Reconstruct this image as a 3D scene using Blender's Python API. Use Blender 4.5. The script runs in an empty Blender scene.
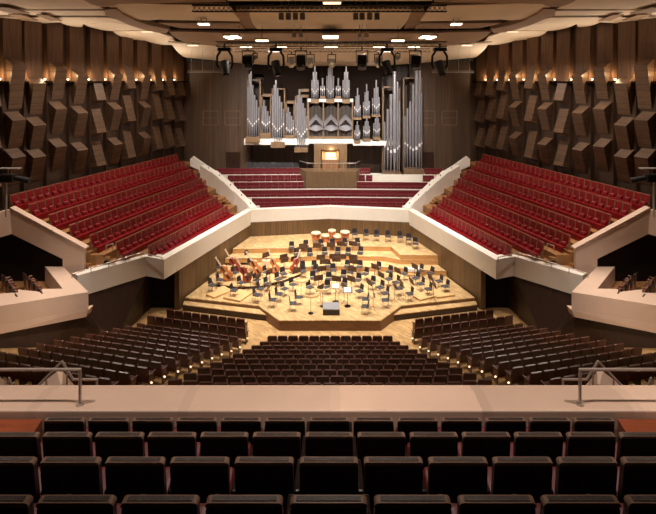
import bpy, bmesh, math, random
from mathutils import Vector, Matrix
random.seed(7)
F = 472.0; CX = 330.0; HY = 81.0; ZC = 14.5
C = bpy.context.scene.collection
PI = math.pi

def W(px, py, Y):
    return Vector(((px-CX)*Y/F, Y, ZC-(py-HY)*Y/F))
def onz(px, py, z):
    Y = (ZC-z)*F/(py-HY)
    return Vector(((px-CX)*Y/F, Y, z))

# ------------------------------------------------------------------ materials
def rgb(r, g, b):
    f = lambda v: ((v/255+.055)/1.055)**2.4 if v > 10 else v/255/12.92
    return (f(r), f(g), f(b), 1)

def mat(name, col, rough=.5, metal=0., noise=0., scale=4., stretch=(1,1,1), emit=None, estr=0., sheen=0., spec=.5, bump=0., coat=0., bands=None):
    m = bpy.data.materials.new(name); m.use_nodes = True
    nt = m.node_tree; b = nt.nodes['Principled BSDF']
    b.inputs['Base Color'].default_value = col
    b.inputs['Roughness'].default_value = rough
    b.inputs['Metallic'].default_value = metal
    b.inputs['Specular IOR Level'].default_value = spec
    if coat: b.inputs['Coat Weight'].default_value = coat; b.inputs['Coat Roughness'].default_value = .25
    if sheen: b.inputs['Sheen Weight'].default_value = sheen; b.inputs['Sheen Tint'].default_value = (1,.6,.6,1)
    if emit: b.inputs['Emission Color'].default_value = emit; b.inputs['Emission Strength'].default_value = estr
    if noise or bands:
        tc = nt.nodes.new('ShaderNodeTexCoord'); mp = nt.nodes.new('ShaderNodeMapping')
        mp.inputs['Scale'].default_value = stretch
        nt.links.new(tc.outputs['Object'], mp.inputs['Vector'])
        n = nt.nodes.new('ShaderNodeTexNoise'); n.inputs['Scale'].default_value = scale; n.inputs['Detail'].default_value = 5
        nt.links.new(mp.outputs['Vector'], n.inputs['Vector'])
        r = nt.nodes.new('ShaderNodeMapRange'); r.inputs['From Min'].default_value = .3; r.inputs['From Max'].default_value = .7
        r.inputs['To Min'].default_value = 1-noise; r.inputs['To Max'].default_value = 1+noise
        nt.links.new(n.outputs['Fac'], r.inputs['Value'])
        mul = nt.nodes.new('ShaderNodeVectorMath'); mul.operation = 'SCALE'
        mul.inputs[0].default_value = col[:3]; nt.links.new(r.outputs['Result'], mul.inputs['Scale'])
        out = mul.outputs['Vector']
        if bands:      # bands = (axis, pitch, darkness): fine joints between boards
            ax, pitch, dk = bands
            sp = nt.nodes.new('ShaderNodeSeparateXYZ'); nt.links.new(tc.outputs['Object'], sp.inputs[0])
            d = nt.nodes.new('ShaderNodeMath'); d.operation = 'DIVIDE'; d.inputs[1].default_value = pitch
            nt.links.new(sp.outputs[ax], d.inputs[0])
            fr = nt.nodes.new('ShaderNodeMath'); fr.operation = 'FRACT'; nt.links.new(d.outputs[0], fr.inputs[0])
            lt = nt.nodes.new('ShaderNodeMath'); lt.operation = 'LESS_THAN'; lt.inputs[1].default_value = .07
            nt.links.new(fr.outputs[0], lt.inputs[0])
            fl = nt.nodes.new('ShaderNodeMath'); fl.operation = 'FLOOR'; nt.links.new(d.outputs[0], fl.inputs[0])
            wn = nt.nodes.new('ShaderNodeTexWhiteNoise'); wn.noise_dimensions = '1D'; nt.links.new(fl.outputs[0], wn.inputs['W'])
            v = nt.nodes.new('ShaderNodeMapRange'); v.inputs['To Min'].default_value = .82; v.inputs['To Max'].default_value = 1.16
            nt.links.new(wn.outputs['Value'], v.inputs['Value'])
            k = nt.nodes.new('ShaderNodeMath'); k.operation = 'MULTIPLY_ADD'; k.inputs[1].default_value = -dk
            nt.links.new(lt.outputs[0], k.inputs[0]); nt.links.new(v.outputs['Result'], k.inputs[2])
            m2 = nt.nodes.new('ShaderNodeVectorMath'); m2.operation = 'SCALE'
            nt.links.new(out, m2.inputs[0]); nt.links.new(k.outputs[0], m2.inputs['Scale']); out = m2.outputs['Vector']
        nt.links.new(out, b.inputs['Base Color'])
        if bump:
            bp = nt.nodes.new('ShaderNodeBump'); bp.inputs['Strength'].default_value = bump; bp.inputs['Distance'].default_value = .01
            nt.links.new(n.outputs['Fac'], bp.inputs['Height']); nt.links.new(bp.outputs['Normal'], b.inputs['Normal'])
    return m

def parquet(name, col, pitch=.5):
    """herringbone-like chequer of small boards"""
    m = mat(name, col, .38, noise=.10, scale=2.2, coat=.15)
    nt = m.node_tree; b = nt.nodes['Principled BSDF']
    src = b.inputs['Base Color'].links[0].from_socket
    tc = [n for n in nt.nodes if n.type == 'TEX_COORD'][0]
    mp = nt.nodes.new('ShaderNodeMapping'); mp.inputs['Rotation'].default_value = (0, 0, PI/4)
    nt.links.new(tc.outputs['Object'], mp.inputs['Vector'])
    br = nt.nodes.new('ShaderNodeTexBrick'); br.inputs['Scale'].default_value = 1/pitch
    br.inputs['Color1'].default_value = (1.16,1.15,1.12,1); br.inputs['Color2'].default_value = (.74,.70,.62,1)
    br.inputs['Mortar'].default_value = (.68,.62,.55,1); br.inputs['Mortar Size'].default_value = .012
    br.inputs['Brick Width'].default_value = .7; br.inputs['Row Height'].default_value = .22
    nt.links.new(mp.outputs['Vector'], br.inputs['Vector'])
    mx = nt.nodes.new('ShaderNodeVectorMath'); mx.operation = 'MULTIPLY'
    nt.links.new(src, mx.inputs[0]); nt.links.new(br.outputs['Color'], mx.inputs[1])
    nt.links.new(mx.outputs['Vector'], b.inputs['Base Color'])
    return m

M = {}
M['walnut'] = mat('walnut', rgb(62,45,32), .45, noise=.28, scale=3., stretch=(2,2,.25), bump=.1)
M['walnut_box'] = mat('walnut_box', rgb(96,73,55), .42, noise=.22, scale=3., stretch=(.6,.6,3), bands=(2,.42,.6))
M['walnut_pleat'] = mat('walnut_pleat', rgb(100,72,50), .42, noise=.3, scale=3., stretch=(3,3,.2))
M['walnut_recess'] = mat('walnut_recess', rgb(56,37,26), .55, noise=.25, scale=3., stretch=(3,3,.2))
M['back_wood'] = mat('back_wood', rgb(86,66,51), .5, noise=.25, scale=2.5, stretch=(3,3,.15), bands=(0,.32,.35))
M['stage_wood'] = mat('stage_wood', rgb(104,78,50), .42, noise=.25, scale=2.5, stretch=(3,3,.2), bands=(0,.45,.3))
M['dark_wood'] = mat('dark_wood', rgb(50,31,21), .4, noise=.25, scale=2.5, stretch=(2,2,.3))
M['riser_wood'] = mat('riser_wood', rgb(190,142,88), .4, noise=.14, scale=3, stretch=(.4,.4,3))
M['stage_front'] = mat('stage_front', rgb(122,84,52), .4, noise=.2, scale=3, stretch=(.5,.5,3))
M['parquet'] = parquet('parquet', rgb(212,178,130), .55)
M['parquet_stalls'] = parquet('parquet_stalls', rgb(206,168,118), .6)
M['tier_wood'] = mat('tier_wood', rgb(158,112,68), .45, noise=.2, scale=2.5, stretch=(1,1,1), bands=(1,.3,.25))
M['red_wood'] = mat('red_wood', rgb(132,66,40), .35, noise=.25, scale=3, stretch=(.6,4,4))
M['cream'] = mat('cream', rgb(238,232,222), .5, noise=.025, scale=1.5)
M['stone'] = mat('stone', rgb(214,184,164), .38, noise=.05, scale=1.2, bands=(0,2.1,.10))
M['loge'] = mat('loge', rgb(214,186,166), .5, noise=.03, scale=1.2)
M['ceil'] = mat('ceil', rgb(216,196,168), .7, noise=.035, scale=.6)
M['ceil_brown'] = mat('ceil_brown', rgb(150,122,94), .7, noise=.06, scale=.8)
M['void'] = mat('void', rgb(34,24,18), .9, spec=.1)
M['black'] = mat('black', rgb(16,15,15), .5)
M['black_metal'] = mat('black_metal', rgb(26,25,26), .35, metal=.6)
M['truss'] = mat('truss', rgb(82,74,68), .4, metal=.2)
M['truss_black'] = mat('truss_black', rgb(30,28,28), .45, metal=.4)
M['chrome'] = mat('chrome', rgb(186,172,162), .3, metal=.55)
M['red'] = mat('red', rgb(128,4,18), .40, noise=.15, scale=9, spec=.5)
M['choir_red'] = mat('choir_red', rgb(98,7,16), .5, noise=.2, scale=9, sheen=.2)
M['frame_wood'] = mat('frame_wood', rgb(146,106,78), .35, noise=.15, scale=6, stretch=(3,3,.5))
M['stall_back'] = mat('stall_back', rgb(74,31,21), .3, noise=.18, scale=5, stretch=(3,3,.5), coat=.2)
M['stall_red'] = mat('stall_red', rgb(86,16,20), .5, noise=.12, scale=9)
M['carpet'] = mat('carpet', rgb(34,12,10), .9, noise=.15, scale=20)
M['leather'] = mat('leather', rgb(40,26,22), .34, noise=.18, scale=12, bump=.2)
M['cap_strip'] = mat('cap_strip', rgb(46,36,33), .4, noise=.5, scale=90, bump=.6)
M['slim'] = mat('slim', rgb(84,76,72), .45)
M['cap'] = mat('cap', rgb(116,92,78), .28, noise=.12, scale=30)
M['organ_wood'] = mat('organ_wood', rgb(124,98,72), .45, noise=.18, scale=3, stretch=(3,3,.3))
M['pipe'] = mat('pipe', rgb(158,155,160), .34, metal=.6, noise=.10, scale=5, stretch=(1,1,.3))
M['pipe_lip'] = mat('pipe_lip', rgb(240,236,234), .3, metal=.2)  # real lips; the pale colour stands in for highlights on the metal
M['copper'] = mat('copper', rgb(206,128,86), .3, metal=.85, noise=.1)
M['drumskin'] = mat('drumskin', rgb(222,200,164), .5)
M['varnish'] = mat('varnish', rgb(192,120,68), .28, noise=.25, scale=6, coat=.5)
M['varnish_red'] = mat('varnish_red', rgb(150,66,44), .28, noise=.25, scale=6, coat=.5)
M['neck'] = mat('neck', rgb(214,190,160), .4)
M['chair_black'] = mat('chair_black', rgb(36,33,38), .5)
M['chair_seat'] = mat('chair_seat', rgb(62,60,64), .6, noise=.1, scale=20)
M['desk_wood'] = mat('desk_wood', rgb(88,58,42), .4, noise=.2, scale=8)
M['light_wood'] = mat('light_wood', rgb(214,176,122), .4, noise=.1, scale=8)
M['paper'] = mat('paper', rgb(240,236,226), .6)
M['grey'] = mat('grey', rgb(140,138,140), .5, noise=.1, scale=6)
M['lamp_grey'] = mat('lamp_grey', rgb(168,162,156), .4, metal=.3)
M['glow'] = mat('glow', rgb(255,240,210), .5, emit=rgb(255,232,196), estr=6)
M['glow_soft'] = mat('glow_soft', rgb(255,230,200), .5, emit=rgb(255,222,180), estr=1.6)
M['console_glow'] = mat('console_glow', rgb(255,220,160), .5, emit=rgb(255,190,110), estr=3)
M['glass_dark'] = mat('glass_dark', rgb(20,22,26), .1)

# ------------------------------------------------------------------ mesh helpers
def B(): return bmesh.new()
def box(bm, c, s, rz=0., rx=0., ry=0., bev=0., seg=2, taper=None):
    r = bmesh.ops.create_cube(bm, size=1.0)
    vs = r['verts']
    for v in vs:
        v.co = Vector((v.co.x*s[0], v.co.y*s[1], v.co.z*s[2]))
        if taper and v.co.z > 0: v.co.x *= taper[0]; v.co.y *= taper[1]
    if bev:
        es = list({e for v in vs for e in v.link_edges})
        rr = bmesh.ops.bevel(bm, geom=es, offset=bev, segments=seg, affect='EDGES', profile=.5)
        vs = list({v for f in rr['faces'] for v in f.verts} | {v for v in vs if v.is_valid})
    mtx = Matrix.Translation(Vector(c)) @ Matrix.Rotation(rz, 4, 'Z') @ Matrix.Rotation(ry, 4, 'Y') @ Matrix.Rotation(rx, 4, 'X')
    bmesh.ops.transform(bm, matrix=mtx, verts=vs)
    return vs
def prism(bm, pts, d):
    d = Vector(d); a = [bm.verts.new(Vector(p)) for p in pts]; b = [bm.verts.new(Vector(p)+d) for p in pts]
    n = len(pts)
    bm.faces.new(a); bm.faces.new(b[::-1])
    for i in range(n): bm.faces.new([a[(i+1) % n], a[i], b[i], b[(i+1) % n]])
def hexa(bm, q0, q1):
    """solid between two quads"""
    a = [bm.verts.new(Vector(p)) for p in q0]; b = [bm.verts.new(Vector(p)) for p in q1]
    bm.faces.new(a); bm.faces.new(b[::-1])
    for i in range(4): bm.faces.new([a[(i+1) % 4], a[i], b[i], b[(i+1) % 4]])
def quad(bm, *pts): bm.faces.new([bm.verts.new(Vector(p)) for p in pts])
def cyl(bm, p0, p1, r0, r1=None, n=10):
    p0 = Vector(p0); p1 = Vector(p1); r1 = r0 if r1 is None else r1
    d = p1-p0; L = d.length
    if L < 1e-6: return
    q = d.to_track_quat('Z', 'Y').to_matrix().to_4x4()
    r = bmesh.ops.create_cone(bm, cap_ends=True, segments=n, radius1=r0, radius2=max(r1, 1e-4), depth=L)
    bmesh.ops.transform(bm, matrix=Matrix.Translation((p0+p1)/2) @ q, verts=r['verts'])
def tube(bm, pts, r, n=8):
    for a, b in zip(pts, pts[1:]): cyl(bm, a, b, r, n=n)
    for p in pts[1:-1]:
        s = bmesh.ops.create_uvsphere(bm, u_segments=n, v_segments=6, radius=r)
        bmesh.ops.translate(bm, vec=Vector(p), verts=s['verts'])
def lathe(bm, prof, n=20, c=(0,0,0), mtx=None):
    c = Vector(c); rings = []
    for r, z in prof:
        rings.append([bm.verts.new(Vector((max(r,1e-4)*math.cos(2*PI*i/n), max(r,1e-4)*math.sin(2*PI*i/n), z))) for i in range(n)])
    for a, b in zip(rings, rings[1:]):
        for i in range(n): bm.faces.new([a[i], a[(i+1) % n], b[(i+1) % n], b[i]])
    bm.faces.new(rings[0][::-1]); bm.faces.new(rings[-1])
    vs = [v for r in rings for v in r]
    if mtx is not None: bmesh.ops.transform(bm, matrix=mtx, verts=vs)
    bmesh.ops.translate(bm, vec=c, verts=vs)

def rpanel(bm, w, h, t, r, c, rx=0., n=4):
    '''upright panel with rounded top corners; c = bottom middle'''
    pts = [(-w/2,0)]
    for k in range(n+1): a = PI-k*PI/2/n; pts.append((-w/2+r+r*math.cos(a), h-r+r*math.sin(a)))
    for k in range(n+1): a = PI/2-k*PI/2/n; pts.append((w/2-r+r*math.cos(a), h-r+r*math.sin(a)))
    pts.append((w/2,0)); mt = Matrix.Translation(Vector(c)) @ Matrix.Rotation(rx,4,'X')
    prism(bm, [mt @ Vector((x,-t/2,z)) for x, z in pts], mt.to_3x3() @ Vector((0,t,0)))
def obj(name, bm, m, parent=None, smooth=False, loc=None):
    bmesh.ops.recalc_face_normals(bm, faces=bm.faces[:])
    me = bpy.data.meshes.new(name); bm.to_mesh(me); bm.free()
    if smooth:
        for p in me.polygons: p.use_smooth = True
    me.materials.append(M[m])
    o = bpy.data.objects.new(name, me); C.objects.link(o)
    if parent is not None: o.parent = parent
    if loc is not None: o.location = loc
    return o
def tag(o, label=None, cat=None, group=None, kind=None):
    if label: o['label'] = label
    if cat: o['category'] = cat
    if group: o['group'] = group
    if kind: o['kind'] = kind
    return o
def thing(name, loc, rz, label, cat, group=None):
    o = bpy.data.objects.new(name, None); C.objects.link(o)
    o.location = loc; o.rotation_euler = (0, 0, rz); o.empty_display_size = .2
    return tag(o, label, cat, group)
def struct(name, bm, m, parent=None, smooth=False):
    o = obj(name, bm, m, parent, smooth)
    if parent is None: o['kind'] = 'structure'
    return o
def dup(root, loc, rz, label, group=None):
    r = root.copy(); C.objects.link(r); r.location = loc; r.rotation_euler = (0, 0, rz)
    r['label'] = label
    if group: r['group'] = group
    for ch in KIDS[root.name]:
        c = ch.copy(); C.objects.link(c); c.parent = r
    return r
KIDS = {}
ORD = ['zeroth','first','second','third','fourth','fifth','sixth','seventh','eighth','ninth','tenth','eleventh','twelfth','thirteenth','fourteenth',
       'fifteenth','sixteenth','seventeenth','eighteenth','nineteenth','twentieth']
def nth(i):
    if i <= 20: return ORD[i]
    if i < 30: return 'twenty-'+ORD[i-20]
    return 'thirtieth' if i == 30 else 'thirty-'+ORD[i-30]
SIDES = ((-1, 'left'), (1, 'right'))
def rzface(fx, fy): return math.atan2(fx, -fy)      # rotation that turns local -y towards (fx, fy)

# ------------------------------------------------------------------ camera
cam = bpy.data.cameras.new('camera'); co = bpy.data.objects.new('camera', cam); C.objects.link(co)
cam.sensor_width = 36; cam.lens = F/656*36; cam.shift_x = -(CX-328)/656; cam.shift_y = -(257-HY)/656
cam.clip_end = 200
co.location = (0, 0, ZC); co.rotation_euler = (PI/2, 0, 0)
bpy.context.scene.camera = co

# ------------------------------------------------------------------ shell of the hall
def wallX(Y): return 29.05-.304*Y           # |X| of the side walls
YB = 47.4
bm = B()
YF = -5.0
# stalls floor: level at the stage, raked towards the audience
def zf(X, Y): return max(0., .345*(24.85-(Y-.24*max(0, abs(X)-4))))
xs = [-17.2,-15.5,-14,-12.5,-11,-9.5,-8,-6.5,-5,-4,-2,0,2,4,5,6.5,8,9.5,11,12.5,14,15.5,17.2]; ys = [31]+[30-.5*i for i in range(46)]
grid = [[bm.verts.new((x, y, zf(x, y))) for x in xs] for y in ys]
for j in range(len(ys)-1):
    for i in range(len(xs)-1): bm.faces.new([grid[j][i], grid[j][i+1], grid[j+1][i+1], grid[j+1][i]])
struct('floor', bm, 'parquet_stalls')

# back wall behind the organ with its recess
bm = B()
zt = ZC+2.6
for s in (-1, 1): box(bm, (s*12.4, YB+.2, 9.5), (8.6, .4, 14))
box(bm, (0, YB+1.6, 9.5), (16.6, .3, 14)); 
for s in (-1, 1): box(bm, (s*8.1, YB+.9, 9.5), (.2, 1.8, 14))
wb = struct('wall_back', bm, 'back_wood')
for s in (-1, 1):
    for a, b_ in ((203, 218), (225, 240)):
        p0 = W(a, 111, YB-.03); p1 = W(b_, 125, YB-.03)
        bm = B()
        x0, x1, z0, z1 = p0.x*-s, p1.x*-s, p1.z, p0.z
        for (cx, cz, w, h) in (((x0+x1)/2, z0, abs(x1-x0), .06), ((x0+x1)/2, z1, abs(x1-x0), .06), (x0, (z0+z1)/2, .06, z1-z0), (x1, (z0+z1)/2, .06, z1-z0), ((x0+x1)/2,(z0+z1)/2,abs(x1-x0),.04)):
            box(bm, (cx, YB-.02, cz), (w, .04, h))
        struct('access_panel', bm, 'organ_wood', wb)
    # low doorway
    bm = B(); p0 = W(226, 152, YB); p1 = W(240, 170, YB)
    box(bm, (-s*(p0.x+p1.x)/2, YB-.02, (p0.z+p1.z)/2), (p1.x-p0.x, .05, p0.z-p1.z))
    struct('door_1' if s < 0 else 'door_2', bm, 'dark_wood')

# side walls
COLS = [(8,'A',(16.1,12.7,10.4)), (29,'A',(14.96,12.25,10.2)), (51,'A',(16.0,13.2,10.65)), (73,'A',(15.5,12.8,10.15)), (93,'B',(15.0,12.4,9.9)),
        (109,'A',(15.6,12.9,10.1)), (124,'B',(16.2,13.3,10.4)), (139,'A',(15.6,12.85,10.2)), (153,'B',(16.2,13.4,10.4)), (165,'B',(15.6,12.8,10.4)), (176,'B',(15.1,12.6,9.9))]
COLS = [(-16,'B',(15.2,12.6,10.2)), (-44,'A',(15.7,12.9,10.3))][::-1] + COLS
L304 = math.hypot(1, .304)
BOTTOMS = {93: (13.05,10.6,8.1), 124:(13.9,11.2,8.2), 153:(13.7,11.15,8.4), 165:(13.2,10.9,8.4), 176:(13.1,10.7,8.25), -16:(13.0,10.5,8.2)}
def wall_top(Y): return ZC+max(1.9, 3.7-.085*(Y-28))+.35
for s, side in SIDES:
    u = Vector((-s*.304, 1, 0)).normalized()            # along the wall, away from the camera
    n = Vector((-s, -.304, 0)).normalized()             # into the hall
    def wp(Y, off=0, z=0): return Vector((s*wallX(Y), Y, z)) + n*off
    bm = B()
    a, b_ = wp(-5), wp(YB+.4)
    for (z0, z1) in ((6.0, 19.5),):
        hexa(bm, [a+Vector((0,0,z0)), b_+Vector((0,0,z0)), b_-n*.4+Vector((0,0,z0)), a-n*.4+Vector((0,0,z0))],
                 [a+Vector((0,0,z1)), b_+Vector((0,0,z1)), b_-n*.4+Vector((0,0,z1)), a-n*.4+Vector((0,0,z1))])
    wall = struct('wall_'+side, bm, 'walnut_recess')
    # plain field below the light line
    bm = B()
    for (px, ty, tops) in COLS:
        Y = 13712/(473.5-px); c = wp(Y, 0)
        w = .62
        q = [c-u*w, c+u*w, c+u*(w-.08)+n*.22, c-u*(w-.08)+n*.22]
        hexa(bm, [p+Vector((0,0,6.0)) for p in q], [p+Vector((0,0,14.45)) for p in q])
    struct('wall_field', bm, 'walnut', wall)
    for (px, ty, tops) in COLS:
        Y = 13712/(473.5-px); c = wp(Y, 0)
        # tall board above the light line
        bm = B(); w = .6
        q0 = [c-u*w, c+u*w, c+u*(w-.05)+n*.5, c-u*(w-.05)+n*.32]
        q1 = [c-u*w, c+u*w, c+u*(w-.05)+n*.42, c-u*(w-.05)+n*.25]
        hexa(bm, [p+Vector((0,0,14.5)) for p in q0], [p+Vector((0,0,19.3)) for p in q1])
        struct('tall_panel', bm, 'walnut_pleat', wall)
        for i, zt_ in enumerate(tops):
            bm = B(); w = .46
            if ty == 'A':
                h = 2.35 if i else 1.9
                if i == 0: h = zt_-tops[1]-.05
                zb = zt_-h
                T = .95; Bt = .26; sh = u*.26
                top = [c-u*w+Vector((0,0,zt_+.05)), c+u*w+Vector((0,0,zt_+.05)), c+u*w+n*T+Vector((0,0,zt_-.62)), c-u*w+n*T+Vector((0,0,zt_-.62))]
                bot = [c-u*w+sh+Vector((0,0,zb)), c+u*w+sh+Vector((0,0,zb)), c+u*w+sh+n*Bt+Vector((0,0,zb)), c-u*w+sh+n*Bt+Vector((0,0,zb))]
            else:
                zb = BOTTOMS[px][i]
                T = .25; Bt = .85
                top = [c-u*w+Vector((0,0,zt_)), c+u*w+Vector((0,0,zt_)), c+u*w+n*T+Vector((0,0,zt_)), c-u*w+n*T+Vector((0,0,zt_))]
                bot = [c-u*w+Vector((0,0,zb-.35)), c+u*w+Vector((0,0,zb-.35)), c+u*w+n*Bt+Vector((0,0,zb)), c-u*w+n*Bt+Vector((0,0,zb))]
            hexa(bm, bot, top)
            struct('acoustic_box', bm, 'walnut_box', wall)
    # ledge with uplights
    bm = B()
    a, b_ = wp(20), wp(YB)
    a = a+Vector((0,0,14.38)); b_ = b_+Vector((0,0,14.38))
    hexa(bm, [a, b_, b_+n*.52, a+n*.52], [a+Vector((0,0,.1)), b_+Vector((0,0,.1)), b_+n*.52+Vector((0,0,.1)), a+n*.52+Vector((0,0,.1))])
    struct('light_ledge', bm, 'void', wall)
    for i, (px, ty, tops) in enumerate(COLS):
        Y = 13712/(473.5-px)-.82
        p = wp(Y, .42, 14.56)
        bm = B(); cyl(bm, p, p+Vector((0,0,.10)), .045, .065, 10)
        struct('uplight', bm, 'glow', wall)
        l = bpy.data.lights.new('uplight_lamp', 'POINT'); l.energy = 34; l.color = (1,.72,.42); l.shadow_soft_size = .06
        lo = bpy.data.objects.new('uplight_lamp', l); C.objects.link(lo); lo.location = p+Vector((0,0,.28))+n*.05
# rear wall and lid behind the camera
bm = B(); box(bm, (0, -5.2, 9.75), (62, .3, 19.5)); struct('wall_rear', bm, 'walnut')

# ------------------------------------------------------------------ ceiling
bm = B(); box(bm, (0, 21.5, ZC+4.9), (64, 54, .2)); struct('ceiling', bm, 'void')
def plane_for(y1, Y1, y2, Y2):
    h1 = (HY-y1)*Y1/F; h2 = (HY-y2)*Y2/F; b_ = (h2-h1)/(Y2-Y1); return h1-b_*Y1, b_
def panel(pts, y1, Y1, y2, Y2, m='ceil', t=.14, mirror=True, dz=0):
    a, b_ = plane_for(y1, Y1, y2, Y2); a -= dz
    for s in ((1, -1) if mirror else (1,)):
        bm = B(); w = []
        for px, py in pts:
            Y = F*a/(HY-py-F*b_); w.append(Vector((s*(px-CX)*Y/F, Y, ZC+a+b_*Y)))
        prism(bm, w, (0, 0, t))
        struct('ceiling_panel', bm, m)
def arc(p0, p1, bulge, n=6):
    """points on a shallow arc from p0 to p1 in the panel's outline"""
    (x0, y0), (x1, y1) = p0, p1; dx, dy = x1-x0, y1-y0; bulge = -bulge
    return [(x0+dx*t-dy*bulge*4*t*(1-t), y0+dy*t+dx*bulge*4*t*(1-t)) for t in [i/n for i in range(n+1)]]
# centre bays
panel([(225,-6),(435,-6),(432,1),(228,1)], -6, 21.6, 2, 23.6, mirror=False)
panel([(249,9),(411,9),(411,13)]+arc((410,14),(400,29),.08)+arc((257,29),(249.5,14),.08), 10, 26, 29, 31.5, mirror=False, t=.25)
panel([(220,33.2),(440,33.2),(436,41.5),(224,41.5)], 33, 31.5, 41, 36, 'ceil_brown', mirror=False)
panel([(222,45.5),(438,45.5)]+[(445,54)]+[(420,63),(330,69.5),(240,63)]+[(215,54)], 45.5, 36.5, 64, 45.6, mirror=False)
# flanking bays
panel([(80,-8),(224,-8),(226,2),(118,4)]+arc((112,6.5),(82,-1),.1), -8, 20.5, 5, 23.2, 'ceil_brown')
panel([(104,2.5),(228,6),(233,12.5),(240,21.3),(165,20)]+arc((160,19.5),(104,2.5),.12), 6, 23.6, 21, 28.6)
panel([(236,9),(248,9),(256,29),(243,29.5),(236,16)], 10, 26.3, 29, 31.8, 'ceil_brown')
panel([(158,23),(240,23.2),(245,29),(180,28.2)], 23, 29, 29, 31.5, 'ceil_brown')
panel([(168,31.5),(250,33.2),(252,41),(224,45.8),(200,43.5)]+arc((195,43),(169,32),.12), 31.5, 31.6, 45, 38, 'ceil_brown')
panel([(168,42.5),(220,46),(226,52),(250,64.5),(210,59.7),(186,57.5)]+arc((184,57),(172,45),.05), 43, 40, 63, 47.2)
# side bays towards the walls
panel([(-60,-6),(78,-6),(100,7),(104,9.2),(-60,9.2)], -6, 21, 9, 25.3)
panel([(-60,10.4),(104,10.6),(106,15.6),(-60,14.8)], 10, 25.6, 16, 28, t=.3)
panel([(-60,16.4),(108,17.6)]+[(122,20.5),(134,25),(95,26.5),(84,23.5),(82,27)]+arc((80,27.2),(60,22.3),.06)+[(56,22.5)]+arc((50,23),(28,20.5),.06)+arc((24,21.5),(-20,18),.06)+[(-60,17)], 16, 28, 26, 33.5)
panel([(84,24.5),(112,22),(168,31)]+[(158,33.5),(114,31.5)]+arc((112,31),(84,24.5),.05), 22, 31, 33, 38)
panel([(113,31.5),(152,30.5),(172,37)]+[(178,45)]+arc((172,45),(146,41),.05)+arc((144,40.5),(116,34),.08), 31, 36, 45, 43.5)
panel([(105,9.3),(117,9),(122,14)]+[(135,20.5),(150,25.5),(170,29.5),(166,33.5),(150,31.5),(130,25.5),(114,18.5),(105,15.5)], 9, 24, 33, 33, 'ceil_brown', t=.3)  # curved tan band; its shade is put into the brown colour
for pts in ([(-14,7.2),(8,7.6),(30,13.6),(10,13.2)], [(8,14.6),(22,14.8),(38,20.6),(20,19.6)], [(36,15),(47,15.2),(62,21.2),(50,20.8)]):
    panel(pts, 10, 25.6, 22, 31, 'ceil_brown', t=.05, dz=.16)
# plain ceiling over the audience behind the camera
bm = B(); box(bm, (0, 7.5, ZC+4.3), (62, 24.5, .15)); struct('ceiling_rear', bm, 'ceil')

# ------------------------------------------------------------------ stage
SZ = .6
P1 = (6.6, 39.0); P2 = (9.95, 28.6)
def swX(Y): return 9.4-.3218*(Y-30.3)
stage = [(-2.95,27.4),(2.95,27.4),(4.4,29.2),(9.3,30.3),(6.6,39.0),(0,40.0),(-6.6,39.0),(-9.3,30.3),(-4.4,29.2)]
bm = B(); prism(bm, [(x, y, .52) for x, y in stage], (0, 0, .08)); tag(struct('stage_floor', bm, 'parquet'), kind='structure')
bm = B()
fr = [(-9.3,30.3),(-4.4,29.2),(-2.95,27.4),(2.95,27.4),(4.4,29.2),(9.3,30.3)]
for (x0,y0),(x1,y1) in zip(fr, fr[1:]):
    hexa(bm, [(x0,y0,-.05),(x1,y1,-.05),(x1,y1+.15,-.05),(x0,y0+.15,-.05)], [(x0,y0,.55),(x1,y1,.55),(x1,y1+.15,.55),(x0,y0+.15,.55)])
tag(struct('stage_fascia', bm, 'stage_front'), kind='structure')
for s in (-1, 1):
    bm = B(); pts = [(s*9.35,30.3),(s*4.4,29.2),(s*3.85,28.5),(s*9.3,29.8)]
    prism(bm, [(x,y,.34) for x,y in pts], (0,0,.05)); st = tag(struct('stage_step', bm, 'parquet'), kind='structure')
    bm = B(); prism(bm, [(x,y+.03,-.05) for x,y in pts], (0,0,.385)); struct('step_riser', bm, 'dark_wood', st)
# risers for winds and percussion
LV = {'A': (1.65, [(-7.45,36.1),(-3,36.3),(0,36.8),(4.75,36.6),(5.2,34.9),(7.95,34.8)]),
      'B': (1.3, [(-7.8,35.1),(-3,35.3),(0,35.7),(4,35.5),(5.2,34.88),(7.98,34.78)]),
      'C': (.95, [(-5.4,34.2),(-3,34.3),(0,34.6),(4,34.4),(8.3,33.6)])}
back = {'A': [(6.6,38.98),(0,39.98),(-6.6,38.98)], 'B': [(6.6,38.98),(0,39.98),(-6.6,38.98)], 'C': [(6.6,38.98),(0,39.98),(-5.4,38.98)]}
for k, zlow in (('C', .6), ('B', .95), ('A', 1.3)):
    z, pts = LV[k]
    bm = B(); prism(bm, [(x,y,z-.03) for x,y in pts+back[k]], (0,0,.03))
    r = tag(struct('stage_riser', bm, 'parquet'), kind='structure')
    bm = B(); 
    for (x0,y0),(x1,y1) in zip(pts, pts[1:]):
        hexa(bm, [(x0,y0+.01,zlow),(x1,y1+.01,zlow),(x1,y1+.1,zlow),(x0,y0+.1,zlow)], [(x0,y0+.01,z-.03),(x1,y1+.01,z-.03),(x1,y1+.1,z-.03),(x0,y0+.1,z-.03)])
    struct('riser_front', bm, 'riser_wood', r)
def frontY(k, X):
    pts = LV[k][1]
    if X < pts[0][0] or X > pts[-1][0]: return 99 if k == 'C' and X < pts[0][0] else pts[0][1]
    for (x0,y0),(x1,y1) in zip(pts, pts[1:]):
        if x0 <= X <= x1: return y0+(y1-y0)*(X-x0)/(x1-x0)
    return 99
BP = [onz(x,y,.78) for x,y in ((209,276),(214,283.5),(238,287),(262,285.5),(284,280),(300,274),(303,270),(285,268),(250,262),(224,262))]
BP = [(p.x,p.y) for p in BP]
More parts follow.
